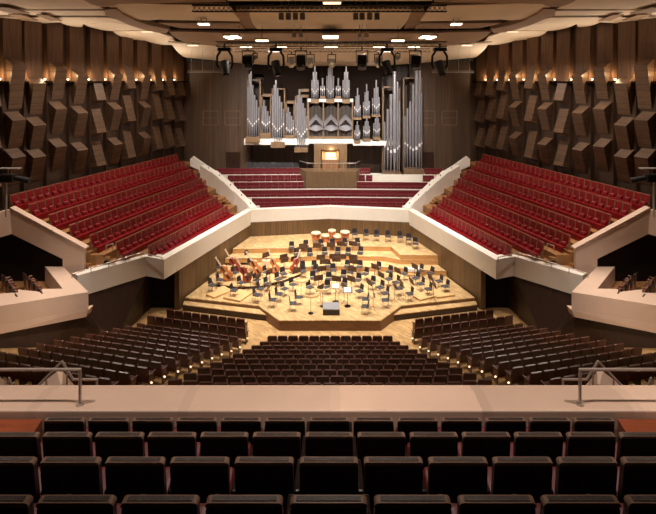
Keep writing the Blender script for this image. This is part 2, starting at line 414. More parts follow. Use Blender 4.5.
def in_poly(x, y, P):
    c = False
    for (x0,y0),(x1,y1) in zip(P, P[1:]+P[:1]):
        if (y0 > y) != (y1 > y) and x < (x1-x0)*(y-y0)/(y1-y0)+x0: c = not c
    return c
bm = B(); prism(bm, [(x,y,.765) for x,y in BP], (0,0,.015)); o = struct('stage_platform', bm, 'parquet')
bm = B(); prism(bm, [(x,y+.01,.6) for x,y in BP], (0,0,.165)); struct('platform_edge', bm, 'dark_wood', o)
def on_stage(px, py, hgt):
    p = on_stage_(px, py, hgt); lim = swX(p.y)-.5; p.x = max(-lim, min(lim, p.x))
    if hgt in (.47, .55*1.1, .55*1.05, .55, .55*.95): SOLID.append(p.copy())
    return p
SOLID = []
def on_stage_(px, py, hgt):
    """place a thing whose point at height hgt shows at (px, py) on the level that carries it"""
    for k in 'ABC':
        z = LV[k][0]; Y = (ZC-z-hgt)*F/(py-HY); X = (px-CX)*Y/F
        if Y > frontY(k, X)+.15:
            Y = min(Y, 39.05-abs(X)*.2-.45); return Vector(((px-CX)*Y/F, Y, z))
    for k in 'CBA'[::-1]:
        z = LV[k][0]; Y = (ZC-z-hgt)*F/(py-HY); X = (px-CX)*Y/F
        if Y > frontY(k, X)-.12: Y = frontY(k, X)+.32; return Vector(((px-CX)*Y/F, Y, z))
    Y = (ZC-SZ-hgt)*F/(py-HY); X = (px-CX)*Y/F
    fy = frontY('C', X)
    Yq = (ZC-.78-hgt)*F/(py-HY)
    if in_poly((px-CX)*Yq/F, Yq, BP): return Vector(((px-CX)*Yq/F, Yq, .78))
    if Y > fy-.3 and fy < 90: Y = fy-.35
    return Vector(((px-CX)*Y/F, Y, SZ))
# walls round the stage
bm = B()
for s in (-1, 1):
    x0, y0, x1, y1 = s*9.55, 29.9, s*6.62, 39.02
    hexa(bm, [(x0,y0,0),(x1,y1,0),(x1+s*.3,y1+.1,0),(x0+s*.3,y0,0)], [(x0,y0,2.8),(x1,y1,2.8),(x1+s*.3,y1+.1,2.8),(x0+s*.3,y0,2.8)])
    hexa(bm, [(x1,y1,0),(0,40.02,0),(0,40.3,0),(x1,y1+.3,0)], [(x1,y1,2.8),(0,40.02,2.8),(0,40.3,2.8),(x1,y1+.3,2.8)])
struct('wall_stage', bm, 'stage_wood')
for s, side in SIDES:
    bm = B()
    box(bm, (s*10.5, 30.35, 1.3), (1.9, .3, 2.6))
    struct('wall_wing_'+side, bm, 'void')
    bm = B()
    base = [(11.4,30.4),(11.6,28.9),(12.0,26.3),(12.3,24.5),(15.6,22.2),(20,20.5)]
    topl = [(11.4,30.4),(11.27,29.0),(13.95,26.05),(12.6,24.2),(15.6,22.6),(20,21.1)]
    for (b0, b1, t0, t1) in zip(base, base[1:], topl, topl[1:]):
        hexa(bm, [(s*b0[0],b0[1],-.2),(s*b1[0],b1[1],-.2),(s*(b1[0]+.3),b1[1]+.2,-.2),(s*(b0[0]+.3),b0[1]+.2,-.2)], [(s*t0[0],t0[1],2.64),(s*t1[0],t1[1],2.64),(s*(t1[0]+.3),t1[1]+.2,2.64),(s*(t0[0]+.3),t0[1]+.2,2.64)])
    struct('wall_stalls_'+side, bm, 'dark_wood')
    # double door in the stalls wall
    def dw(t, z, off=.02): 
        Y = 30.4-t; k = z/2.62; return Vector((s*((11.4+.152*t)*(1-k)+(11.27+(t-1.4)*.908)*k-off-.05), Y, z))
    bm = B()
    for (t0, t1, z0, z1) in ((3.2,3.26,.2,2.6),(4.6,4.66,.3,2.6),(3.2,4.66,2.55,2.62)):
        hexa(bm, [dw(t0,z0,.0),dw(t1,z0,.0),dw(t1,z0,.05),dw(t0,z0,.05)], [dw(t0,z1,.0),dw(t1,z1,.0),dw(t1,z1,.05),dw(t0,z1,.05)])
    struct('door_3' if s < 0 else 'door_4', bm, 'walnut')

# ------------------------------------------------------------------ balcony parapet round the hall
zB, zT = 2.6, 3.85
for s, side in SIDES:
    ln = [(0,40.1),(s*6.55,39.1),(s*9.95,28.3),(s*11.2,28.8),(s*13.9,25.9)]
    bm = B()
    ns = []
    for (x0,y0),(x1,y1) in zip(ln, ln[1:]):
        v = Vector((-(y1-y0), x1-x0)).normalized(); ns.append(v if v.y > 0 else -v)
    vn = [Vector((0,1))]+[(p+q)/(1+p.dot(q)) for p, q in zip(ns, ns[1:])]+[ns[-1]]
    ky = .12   # face leans outward at the top
    for i, ((x0,y0),(x1,y1)) in enumerate(zip(ln, ln[1:])):
        n0, n1 = vn[i], vn[i+1]
        hexa(bm, [(x0,y0,zB),(x1,y1,zB),(x1+n1.x*.4,y1+n1.y*.4,zB),(x0+n0.x*.4,y0+n0.y*.4,zB)],
                 [(x0-n0.x*ky,y0-n0.y*ky,zT),(x1-n1.x*ky,y1-n1.y*ky,zT),(x1+n1.x*.45,y1+n1.y*.45,zT),(x0+n0.x*.45,y0+n0.y*.45,zT)])
    # cap
    struct('parapet_'+side, bm, 'cream')
    # soffit
    bm = B()
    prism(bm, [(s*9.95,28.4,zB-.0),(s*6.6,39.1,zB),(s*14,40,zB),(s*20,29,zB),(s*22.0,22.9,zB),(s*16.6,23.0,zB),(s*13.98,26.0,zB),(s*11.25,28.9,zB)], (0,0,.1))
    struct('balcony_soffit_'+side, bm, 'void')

# ------------------------------------------------------------------ side tiers
X0 = [28.2, 26.8, 25.4, 23.95, 22.5, 21.1, 19.7]       # row lines  X = X0-.298Y  (top of backrests)
HH = [6.98, 7.47, 8.04, 8.6, 9.1, 9.57, 10.06]
YE = [45.2, 44.1, 43.1, 41.9, 40.2, 39.2, 38.1]
YN = [28.8, 28.55, 28.36, 28.1, 27.8, 27.97, 28.75]
D = Vector((-.298, 1, 0)).normalized()                  # along a row (right side of hall)
def tier_pt(s, x0, Y, z): return Vector((s*(x0-.298*Y), Y, z))
SEAT_H = .98
for s, side in SIDES:
    bm = B()
    for k in range(7):
        z = ZC-HH[k]-SEAT_H
        xa = X0[k]+.16 if k else X0[0]+1.0
        xb = X0[k+1]+.16 if k < 6 else 18.35
        z0 = 2.7
        yn, yf = 27.35, YE[k]+1.6
        yi = {5: 29.15, 6: 29.4}.get(k, yn); yn = 29.15 if k == 6 else yn
        q = [tier_pt(s,xa,yn,0),tier_pt(s,xb,yi,0),tier_pt(s,xb,yf,0),tier_pt(s,xa,yf,0)]
        hexa(bm, [p+Vector((0,0,z0)) for p in q], [p+Vector((0,0,z)) for p in q])
        # stair half-steps at both aisle ends
        if k < 5:
            zl = ZC-HH[k+1]-SEAT_H
            for (ya, yb) in ((27.35, YN[k]-.25), (YE[k]+.15, YE[k]+1.5)):
                for j, f in ((1,.66),(2,.33)):
                    zz = zl+(z-zl)*f; wdt = .3*(3-j)
                    q = [tier_pt(s,xb,ya,0),tier_pt(s,xb-.3*j,ya,0),tier_pt(s,xb-.3*j,yb,0),tier_pt(s,xb,yb,0)]
                    hexa(bm, [p+Vector((0,0,zl)) for p in q], [p+Vector((0,0,zz)) for p in q])
    prism(bm, [(s*13.75,26.5,3.2),(s*11.4,29.2,3.2),(s*12.3,29.2,3.2),(s*14.9,27.4,3.2),(s*14.9,26.5,3.2)], (0,0,.22))
    for j in range(4): prism(bm, [(s*(13.0+.3*j),27.0,3.3),(s*(12.4+.3*j),28.4,3.3),(s*15.0,28.4,3.3),(s*15.0,27.0,3.3)], (0,0,.26+.14*j))
    struct('tier_floor_'+side, bm, 'tier_wood')

# ---- seat prototypes
def kids(root, *ch): KIDS[root.name] = list(ch)
def red_seat_meshes():
    p = {}
    bm = B(); box(bm, (0,.17,.665), (.44,.08,.62), rx=-.16, bev=.03); p['backrest'] = (bm, 'red')
    bm = B(); box(bm, (0,-.01,.43), (.37,.24,.30), rx=-.3, bev=.095, seg=4); box(bm, (0,-.34,.17), (.53,.05,.34)); box(bm, (0,-.17,.325), (.53,.36,.04)); p['seat'] = (bm, 'red')
    bm = B()
    box(bm, (0,.225,.665), (.525,.03,.665), rx=-.16, bev=.008, seg=1)
    for sx in (-1,1): box(bm, (sx*.249,.18,.70), (.026,.07,.58), rx=-.16)
    for sx in (-1,1): box(bm, (sx*.264,.10,.24), (.02,.26,.48))
    p['frame'] = (bm, 'frame_wood')
    return p
def make_seat(name, meshes, label, cat, group):
    t = thing(name, (0,0,0), 0, label, cat, group)
    ch = [obj(k, bm, m, t, smooth=False) for k, (bm, m) in meshes.items()]
    kids(t, *ch); return t
def seat_bulk(name, root, spots, m, label, cat, group):
    """all the spots as ONE mesh"""
    me = bpy.data.meshes.new(name); verts = []; faces = []; mi = []; mats = []
    for ch in KIDS[root.name]:
        if ch.data.materials[0] not in mats: mats.append(ch.data.materials[0])
    for loc, rz in spots:
        mt = Matrix.Translation(loc) @ Matrix.Rotation(rz, 4, 'Z')
        for ch in KIDS[root.name]:
            off = len(verts); verts += [mt @ v.co for v in ch.data.vertices]
            for p in ch.data.polygons: faces.append([off+i for i in p.vertices]); mi.append(mats.index(ch.data.materials[0]))
    me.from_pydata(verts, [], faces)
    for x in mats: me.materials.append(x)
    me.polygons.foreach_set('material_index', mi)
    o = bpy.data.objects.new(name, me); C.objects.link(o)
    return tag(o, label, cat, group, 'stuff')
def place_all(root, spots, limit, bulk_name, bulk_label, cat):
    """spots: (distance, loc, rz, label, group); nearest LIMIT are things of their own"""
    spots = sorted(spots, key=lambda t: t[0])
    for i, (d, loc, rz, lab, grp) in enumerate(spots[:limit]):
        if i == 0: root.location = loc; root.rotation_euler = (0,0,rz); root['label'] = lab; root['group'] = grp
        else: dup(root, loc, rz, lab, grp)
    if len(spots) > limit:
        seat_bulk(bulk_name, root, [(l, r) for _, l, r, _, _ in spots[limit:]], None, bulk_label, cat, None)

spots = []
for s, side in SIDES:
    f = Vector((-s*1, -.298, 0)).normalized(); rz = rzface(f.x, f.y)
    for k in range(7):
        z = ZC-HH[k]-SEAT_H
        L = (YE[k]-YN[k])*1.0435; n = int(round(L/.553))
        for i in range(n):
            Y = YN[k]+(i+.5)*(YE[k]-YN[k])/n
            p = tier_pt(s, X0[k], Y, z)+f*.30
            spots.append((Y+p.z*.05, p, rz, f"red seat, {nth(i+1)} from the front aisle, in the {nth(7-k)} row up, {side} side balcony",
                          f'red seats on the {side} side balcony'))
rs = make_seat('balcony_seat', red_seat_meshes(), '', 'seat', '')
place_all(rs, spots, 300, 'balcony_seats_rest', 'red tip-up seats at the stage end of both side balconies', 'seat')

# ---- choir balcony behind the stage
CR = [(40.75,205,[(260,402)]), (41.6,198,[(252,409)]), (42.5,190,[(240,420)]), (43.4,182,[(234,304),(356,427)]), (44.4,175,[(228,303),(358,373),(423,433)]), (45.4,168,[(217,300),(359,370),(424,443)])]
bm = B()
for j, (Y, py, segs) in enumerate(CR):
    z = ZC-(py-HY)*Y/F-.92
    yf = Y-.72; half = [6.9,7.9,9.0,9.6,10.4,11.6][j]
    yb = Y+.35 if j < 5 else YB
    ch = .35
    for s in (-1, 1):
        hexa(bm, [(0,yf+ch*.5,2.7),(s*half,yf-ch*.5,2.7),(s*half,yb,2.7),(0,yb+ch,2.7)], [(0,yf+ch*.5,z),(s*half,yf-ch*.5,z),(s*half,yb,z),(0,yb+ch,z)])
        # raised white kerb in front of each row
        if j: hexa(bm, [(0,yf+ch*.5-.04,z-.1),(s*half,yf-ch*.5-.04,z-.1),(s*half,yf-ch*.5+.10,z-.1),(0,yf+ch*.5+.10,z-.1)], [(0,yf+ch*.5-.04,z+.44),(s*half,yf-ch*.5-.04,z+.44),(s*half,yf-ch*.5+.10,z+.44),(0,yf+ch*.5+.10,z+.44)])
struct('choir_floor', bm, 'cream')
def choir_meshes():
    p = {}
    bm = B(); box(bm, (0,.18,.64), (.575,.09,.56), rx=-.14, bev=.015); p['backrest'] = (bm, 'choir_red')
    bm = B(); box(bm, (0,.0,.44), (.52,.12,.36), rx=-.1, bev=.045); box(bm, (0,.08,.2), (.53,.04,.3)); p['seat'] = (bm, 'choir_red')
    bm = B()
    for sx in (-1,1): box(bm, (sx*.26,.08,.26), (.02,.22,.50))
    box(bm, (0,.1,.3), (.53,.03,.04))
    p['frame'] = (bm, 'choir_red')
    return p
spots = []
for j, (Y, py, segs) in enumerate(CR):
    cnt = 0
    for (a, b_) in segs:
        xa, xb = (a-CX)*Y/F, (b_-CX)*Y/F; n = max(1, int(round((xb-xa)/.565)))
        for i in range(n):
            x = xa+(i+.5)*(xb-xa)/n; cnt += 1
            z = ZC-(py-HY)*Y/F-.92
            yy = Y+.15-abs(x)*.03
            spots.append((Y, Vector((x, yy-.22, z)), 0, f"red choir seat, {nth(cnt)} from the left, in the {nth(j+1)} row up behind the stage", 'red choir seats behind the stage'))
cs = make_seat('choir_seat', choir_meshes(), '', 'seat', '')
place_all(cs, spots, 300, 'choir_rest', '', 'seat')
# dark chairs stored behind the choir seats
for i in range(9):
    x0, x1 = (246-CX)*46.2/F, (299-CX)*46.2/F
    x = x0+(i+.5)*(x1-x0)/9; z = ZC-(168-HY)*45.4/F-.92+.3
    t = thing('stacking_chair', (x, 46.3, z), 0, f'dark navy chair behind the top choir row, {nth(i+1)} from the left', 'chair', 'navy chairs along the organ wall')
    bm = B(); box(bm, (0,.18,.76), (.5,.06,.40), bev=.02); obj('backrest', bm, 'chair_seat', t)
    bm = B(); box(bm, (0,0,.5), (.48,.42,.07), bev=.02); obj('seat', bm, 'chair_seat', t)
    bm = B()
    for sx in (-1,1):
        for sy in (-1,1): cyl(bm, (sx*.22,sy*.18,-.3), (sx*.22,sy*.18,.5), .012, n=6)
        cyl(bm, (sx*.25,.19,.45), (sx*.25,.19,.95), .012, n=6)
    obj('frame', bm, 'chrome', t)

# ---- stepped white balustrades between the choir and the side aisles
for s, side in SIDES:
    pts_ = [((203,166),43.9),((214,172),42.7),((225,181),41.6),((236,191),40.6),((247,201),39.9),((254,208),39.3)]
    prev = None
    a_pts = [W(CX+(px-CX), py, Y) for (px,py),Y in pts_]
    t = tag(struct('balustrade_'+side, B(), 'cream'), kind='structure')
    for i, (a, b_) in enumerate(zip(a_pts, a_pts[1:])):
        a = Vector((a.x*-s, a.y, a.z)); b_ = Vector((b_.x*-s, b_.y, b_.z))
        d = Vector((b_.x-a.x, b_.y-a.y, 0)).normalized(); nn = Vector((-d.y, d.x, 0))*.32
        bm = B()
        ta, tb = a.z+.10, b_.z+.02
        hexa(bm, [(a.x-nn.x,a.y-nn.y,a.z-1.6),(b_.x-nn.x,b_.y-nn.y,b_.z-1.3),(b_.x+nn.x,b_.y+nn.y,b_.z-1.3),(a.x+nn.x,a.y+nn.y,a.z-1.6)],
                 [(a.x-nn.x,a.y-nn.y,ta),(b_.x-nn.x,b_.y-nn.y,tb),(b_.x+nn.x,b_.y+nn.y,tb),(a.x+nn.x,a.y+nn.y,ta)])
        obj('balustrade_panel', bm, 'cream', t)
        bm = B(); c = (a+b_)/2
        cyl(bm, (c.x,c.y,(ta+tb)/2-.02), (c.x,c.y,(ta+tb)/2+.12), .05); obj('knob', bm, 'chrome', t)
    # gable-shaped end pier by the rear stair
    bm = B(); Y = 44.4
    prof = [(190,159),(193,156.5),(205,165),(206,181),(199,181),(199,170),(190,166)]
    w = [W(px,py,Y) for px,py in prof]; w = [Vector((p.x*-s, p.y, p.z)) for p in w]
    prism(bm, w, (0,.35,0)); tag(struct('stair_pier_'+side, bm, 'cream'), kind='structure')

# ---- sloping barrier walls and loges at the audience end of the side balconies
for s, side in SIDES:
    def V(px, py, Y): p = W(px, py, Y); return Vector((p.x*-s, p.y, p.z))
    bm = B(); Y0 = 26.8
    prism(bm, [V(84.6,249.5,Y0),V(10,209.5,Y0),V(11.7,234,Y0),V(62.7,259,Y0),V(62.7,274,Y0),V(84,273,Y0)], (0,.22,0))
    a = V(10,209.5,Y0); b_ = V(11.7,234,Y0); e = Vector((-s*0,0,0))
    # return towards the camera
    c0 = Vector((a.x+s*1.6, 25.0, a.z-.35)); c1 = Vector((a.x+s*1.6, 25.0, b_.z-.3))
    hexa(bm, [a, b_, b_+Vector((s*.2,.1,0)), a+Vector((s*.2,.1,0))], [c0, c1, c1+Vector((s*.2,.1,0)), c0+Vector((s*.2,.1,0))])
    bw = tag(struct('barrier_wall_'+side, bm, 'loge'), kind='structure')
    bm = B()
    q0 = [V(85.2,249.5,Y0-.05), V(10,208.8,Y0-.05)]
    hexa(bm, [q0[0],q0[1],q0[1]+Vector((0,.42,0)),q0[0]+Vector((0,.42,0))], [p+Vector((0,0,.07)) for p in (q0[0],q0[1],q0[1]+Vector((0,.42,0)),q0[0]+Vector((0,.42,0)))])
    struct('barrier_cap', bm, 'loge', bw)
    # dark wall under the barrier
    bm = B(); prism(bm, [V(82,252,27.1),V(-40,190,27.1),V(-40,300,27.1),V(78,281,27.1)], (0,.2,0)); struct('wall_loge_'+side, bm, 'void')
    # loge box: floor, front parapet with sawtooth inner edge, thick end wall
    zt = 3.9; zb_ = 2.65; fl = 3.0
    out = [onz(88.4,292,zt), onz(0,306,zt), onz(-60,315.5,zt)]
    inn = [onz(-60,300,zt), onz(0,293.5,zt), onz(18,292.5,zt), onz(18,289.5,zt), onz(42,292,zt), onz(42,289,zt), onz(62.7,288.6,zt), onz(45,266.5,zt), onz(62.7,266.5,zt)]
    far = [onz(62.7,266.5,zt)]
    poly = out+inn
    poly = [Vector((p.x*-s, p.y, p.z)) for p in poly]
    bm = B(); prism(bm, [Vector((p.x,p.y,fl-.1)) for p in poly], (0,0,zt-fl+.1))
    lg = tag(struct('loge_parapet_'+side, bm, 'loge'), kind='structure')
    # lower skirt, leaning inwards
    bm = B()
    lo_ = [onz(86,317,zb_), onz(0,334,zb_-.05), onz(-60,346,zb_-.1)]
    for (a0,a1),(b0,b1) in zip(zip(out,out[1:]), zip(lo_,lo_[1:])):
        f4 = lambda p: Vector((p.x*-s, p.y, p.z))
        inset = Vector((0,.5,0))
        hexa(bm, [f4(b0),f4(b1),f4(b1)+inset,f4(b0)+inset], [f4(a0)-Vector((0,.01,.9)),f4(a1)-Vector((0,.01,.9)),f4(a1)+inset-Vector((0,0,.9)),f4(a0)+inset-Vector((0,0,.9))])
    struct('loge_skirt', bm, 'loge', lg)
    # end face of the box towards the stage
    bm = B(); a0 = f4(out[0]); a1 = f4(onz(62.7,266.5,zt)); 
    ab = f4(onz(86,317,zb_)); hexa(bm, [ab, a1+Vector((0,0,-1.25)), a1+Vector((s*.3,0,-1.25)), ab+Vector((s*.3,.3,0))], [a0-Vector((0,0,.02)), a1-Vector((0,0,.02)), a1+Vector((s*.3,0,-.02)), a0+Vector((s*.3,.3,-.02))])
    struct('loge_end', bm, 'loge', lg)
    bm = B(); prism(bm, [Vector((s*12.7,23.95,fl-.12)),Vector((s*22,20,fl-.12)),Vector((s*22,27.1,fl-.12)),Vector((s*15.6,27.1,fl-.12))], (0,0,.12))
    struct('loge_floor_'+side, bm, 'tier_wood')


def rows_meshes(back, cushion, wood):
    p = {}
    bm = B(); rpanel(bm, .495, .63, .07, .05, (0,.19,.29), -.16, 3); p['backrest'] = (bm, back)
    bm = B(); box(bm, (0,.0,.42), (.44,.40,.11), rx=-.35, bev=.04); box(bm, (0,.175,.62), (.44,.03,.46), rx=-.16, bev=.012, seg=1); p['seat'] = (bm, cushion)
    bm = B()
    for sx in (-1,1):
        box(bm, (sx*.262,.10,.28), (.03,.30,.56)); box(bm, (sx*.262,.02,.58), (.05,.36,.04), bev=.01, seg=1)
    box(bm, (0,.12,.3), (.53,.03,.04))
    p['frame'] = (bm, wood)
    return p
# loge seats: two diagonal lines on each side
spots = []
for s, side in SIDES:
    for r, (A_, B_) in enumerate((((25,271.5),(42,290)), ((3,272.5),(17,293)))):
        a, b_ = onz(*A_, 4.0), onz(*B_, 4.0)
        for i in range(5):
            p = a.lerp(b_, i/4); p = Vector((p.x*-s, p.y, 3.0)); f = Vector((-s*.7,.7,0))
            spots.append((p.y, p-f*(-.25), rzface(f.x,f.y), f"red seat in the {side} loge, {nth(5-i)} from the parapet in its {'inner' if r==0 else 'outer'} line", f'seats in the {side} loge'))
ls = make_seat('loge_seat', rows_meshes('leather','stall_red','frame_wood'), '', 'seat', '')
place_all(ls, spots, 300, 'x', '', 'seat')

# ------------------------------------------------------------------ stalls
spots = []
for k in range(10):
    Y = 25.2-.9*k; n = 12 if k == 0 else 12+k
    for i in range(n):
        x = (i-(n-1)/2)*.56
        spots.append((Y, Vector((x, Y+.24, zf(x, Y))), PI, f"brown seat, {nth(i+1)} from the left, in the {nth(k+1)} row of the centre stalls", 'brown seats of the centre stalls'))
xr = [5.1,4.89,5.13,5.41,5.71,5.97,6.22,6.49,6.77,7.04,7.24,7.59,7.9]
for s, side in SIDES:
    f = Vector((-s*.24,1,0)).normalized(); rz = rzface(f.x, f.y)
    for k in range(13):
        n = 9 if k == 0 else 11
        for i in range(n):
            x = xr[k]+i*.545; Y = 25.78-.925*k+.24*x
            p = Vector((s*x, Y, zf(x, Y)))+f*.24
            spots.append((Y, p, rz, f"brown seat, {nth(i+1)} from the centre, in the {nth(k+1)} row of the {side} stalls", f'brown seats of the {side} stalls'))
st = make_seat('stalls_seat', rows_meshes('stall_back','stall_red','stall_back'), '', 'seat', '')
place_all(st, spots, 300, 'stalls_seats_rest', 'brown seats in the stalls rows towards the stage', 'seat')
# aisle lamps on the row ends of the side blocks
for s, side in SIDES:
    for k in range(1, 13):
        x = xr[k]-.32; Y = 25.78-.925*k+.24*x+.05; z = zf(x, Y)+.33
        bm = B(); cyl(bm, (s*x, Y, z), (s*(x-.05), Y-.03, z), .035, n=12)
        o = obj('aisle_lamp', bm, 'glow_soft'); tag(o, f"small round aisle lamp at the end of the {nth(k+1)} row, {side} stalls", 'lamp', 'aisle lamps along the stalls')

# ------------------------------------------------------------------ foreground balcony
bm = B()
RY = [6.0, 5.05, 4.10, 3.15, 2.2, 1.25]; RT = [10.17, 10.69, 11.18, 11.68, 12.18, 12.68]
BH = .92
for k in range(6):
    y1 = RY[k]+.62 if k else 7.0; y0 = -5 if k == 5 else RY[k+1]+.62
    y0 -= 0; z = RT[k]-BH
    box(bm, (0,(y0+y1)/2,(7.5+z)/2), (44, y1-y0, z-7.5))
struct('balcony_floor', bm, 'carpet')
bm = B(); box(bm, (0,6.73,8.95), (44,.46,2.02), bev=.02, seg=2); box(bm, (0,7.045,8.955), (44,.14,1.93), bev=.012); pf = struct('parapet_front', bm, 'stone')
for s, side in SIDES:
    # wood-topped side platform beside the front row
    bm = B(); x0 = s*4.05
    prism(bm, [(s*3.95,6.48,9.2),(s*9,6.48,9.2),(s*9,5.2,9.2),(s*3.75,5.2,9.2)], (0,0,.66))
    tag(struct('side_platform_'+side, bm, 'red_wood'), kind='structure')
def big_meshes():
    p = {}
    bm = B(); rpanel(bm, .505, .68, .055, .055, (0,.205,.27), -.10); p['backrest'] = (bm, 'leather')
    bm = B(); rpanel(bm, .512, .034, .058, .028, (0,.2715,.922), -.10, 3); p['top_cap'] = (bm, 'cap')
    bm = B(); box(bm, (0,.2755,.9585), (.43,.034,.006), rx=-.10); p['perforated_strip'] = (bm, 'cap_strip')
    bm = B(); box(bm, (0,.02,.44), (.45,.42,.13), rx=-.25, bev=.045, seg=3); box(bm, (0,.17,.64), (.44,.04,.44), rx=-.14, bev=.015); p['seat'] = (bm, 'stall_red')
    for nm, sx in (('armrest', -1), ('armrest_', 1)):
        bm = B(); box(bm, (sx*.28,.03,.60), (.055,.36,.05), bev=.015); p[nm] = (bm, 'leather')
    for nm, sx in (('leg', -1), ('leg_', 1)):
        bm = B(); box(bm, (sx*.28,.10,.29), (.03,.28,.58)); p[nm] = (bm, 'leather')
    return p
bs = make_seat('theatre_seat', big_meshes(), '', 'seat', '')
for ch in KIDS[bs.name]:
    if ch.name.startswith('armrest'): ch.name = 'armrest'
    if ch.name.startswith('leg'): ch.name = 'leg'
spots = []
for k, n in ((0,6),(1,6),(2,5),(3,4)):
    for i in range(-n, n+1):
        c = i+n+1
        spots.append((RY[k], Vector((i*.56-.01, RY[k]-.03+.30, RT[k]-BH)), PI,
            f"big dark leather seat, {nth(c)} from the left, " + ('in the front row at the parapet','in the second row behind the parapet','in the third row behind the parapet','in the fourth row behind the parapet')[k],
            'dark leather seats of the rear balcony'))
place_all(bs, spots, 300, 'x', '', 'seat')

# railings
for s, side in SIDES:
    bm = B(); Y = 6.62; x = s*250*Y/F; zr = ZC-(369.5-HY)*Y/F
    tube(bm, [(x,Y,9.95),(x,Y,zr),(s*7.5,Y,zr)], .021, 10); cyl(bm, (x,Y,9.95), (x,Y,9.98), .05, n=14)
    cyl(bm, (s*7.4,Y,9.95), (s*7.4,Y,zr), .021)
    o = obj('handrail', bm, 'chrome', smooth=False); tag(o, f'polished steel handrail standing on the {side} end of the parapet', 'railing', 'handrails on the front parapet')
    # landing below with white gabled piers and stair rails
    bm = B(); box(bm, (s*7.0, 8.45, 7.7), (6.0, 2.7, .3)); tag(struct('landing_'+side, bm, 'red_wood'), kind='structure')
    def Vm(px, py, Y): p = W(px, py, Y); return Vector((p.x*-s, p.y, p.z))
    Yp = 8.4
    for nm, dx in (('front', 0), ('outer', -67)):
        bm = B(); top = [Vm(38+dx,386,8.9), Vm(57+dx,371.5,8.7), Vm(63+dx,371.5,8.7), Vm(75+dx,386,8.9), Vm(62+dx,389,8.35)]
        vs = [bm.verts.new(p) for p in top]+[bm.verts.new((p.x, p.y+(.3 if i in (1,2) else 0), 7.8)) for i, p in enumerate(top)]
        bmesh.ops.convex_hull(bm, input=vs); tag(struct(f'stair_pier_{nm}_{side}', bm, 'loge'), kind='structure')
    bm = B(); Yr = 8.3
    tube(bm, [Vm(36,388,Yr),Vm(62,361.5,Yr),Vm(73,379.5,Yr),Vm(97,379.5,Yr),Vm(97,392,Yr)], .022); tube(bm, [Vm(67,368,Yr),Vm(67,392,Yr)], .016); tube(bm, [Vm(46,378,Yr),Vm(47,392,Yr)], .016)
    o = obj('stair_rail', bm, 'chrome'); tag(o, f'peaked steel stair rail over the white pier beyond the {side} handrail', 'railing', 'peaked stair rails')
    bm = B(); tube(bm, [Vm(7,388,Yr),Vm(9,378,Yr),Vm(13,388,Yr)], .018)
    o = obj('short_rail', bm, 'chrome'); tag(o, f'short bent steel rail by the outer white pier, {side} side', 'railing', 'short bent rails')
    # balustrade rails on the balcony parapet
    bm = B(); z1 = 4.1
    pts = [onz(72,274,z1), onz(141.5,252.5,z1)]; pts = [Vector((p.x*-s,p.y,p.z)) for p in pts]
    kx = onz(162,257.5,z1); pts.append(Vector((kx.x*-s,kx.y,kx.z)))
    tube(bm, pts, .03); 
    for p in pts+[pts[0].lerp(pts[1],.5),pts[0].lerp(pts[1],.25),pts[0].lerp(pts[1],.75)]: cyl(bm, (p.x,p.y,3.8), p, .02, n=6)
    o = obj('parapet_rail', bm, 'chrome'); tag(o, f'slim steel rail along the top of the {side} side balcony parapet', 'railing', 'slim parapet rails')
    bm = B(); q = [onz(106,250,3.75), onz(106.5,245,4.4), onz(113,243.5,4.45), onz(113.5,248,3.85)]
    Yq = 27.2; q = [Vm(106,252,Yq),Vm(106,245.5,Yq),Vm(113,243.5,Yq),Vm(113,250,Yq)]
    tube(bm, q, .03); o = obj('aisle_rail', bm, 'chrome'); tag(o, f'small square steel hoop in the aisle of the {side} side balcony', 'railing', 'aisle hoops')

# ------------------------------------------------------------------ organ
YO = 45.6
org = thing('pipe_organ', (0,YO,8), 0, 'great pipe organ of silver pipes in tall wooden towers on the back wall', 'organ')
def ow(px, py, dy=0): p = W(px, py, YO); return Vector((p.x, dy, p.z-8))       # local to the organ
sc_ = YO/F
def obox(name, m, x0, x1, y0, y1, d0, d1, parent=org, bev=0):
    a = ow(x0,y0); b_ = ow(x1,y1); bm = B()
    box(bm, ((a.x+b_.x)/2,(d0+d1)/2,(a.z+b_.z)/2), (abs(b_.x-a.x),abs(d1-d0),abs(a.z-b_.z)), bev=bev)
    return obj(name, bm, m, parent)
def pipe_bm(bm, x, y, zb, zt, r, mouth):
    """a flue pipe: conical foot, mouth with lip, long body"""
    lathe(bm, [(r*.3,zb),(r*.95,mouth),(r,mouth+.03),(r,zt),(r*.8,zt)], 10, (x,y,0))
    nf = len(bm.faces); box(bm, (x,y-r*.95,mouth+r*1.1), (r*1.2,.04,r*2.0))
    bm.faces.ensure_lookup_table()
    for f in bm.faces[nf:]: f.material_index = 1
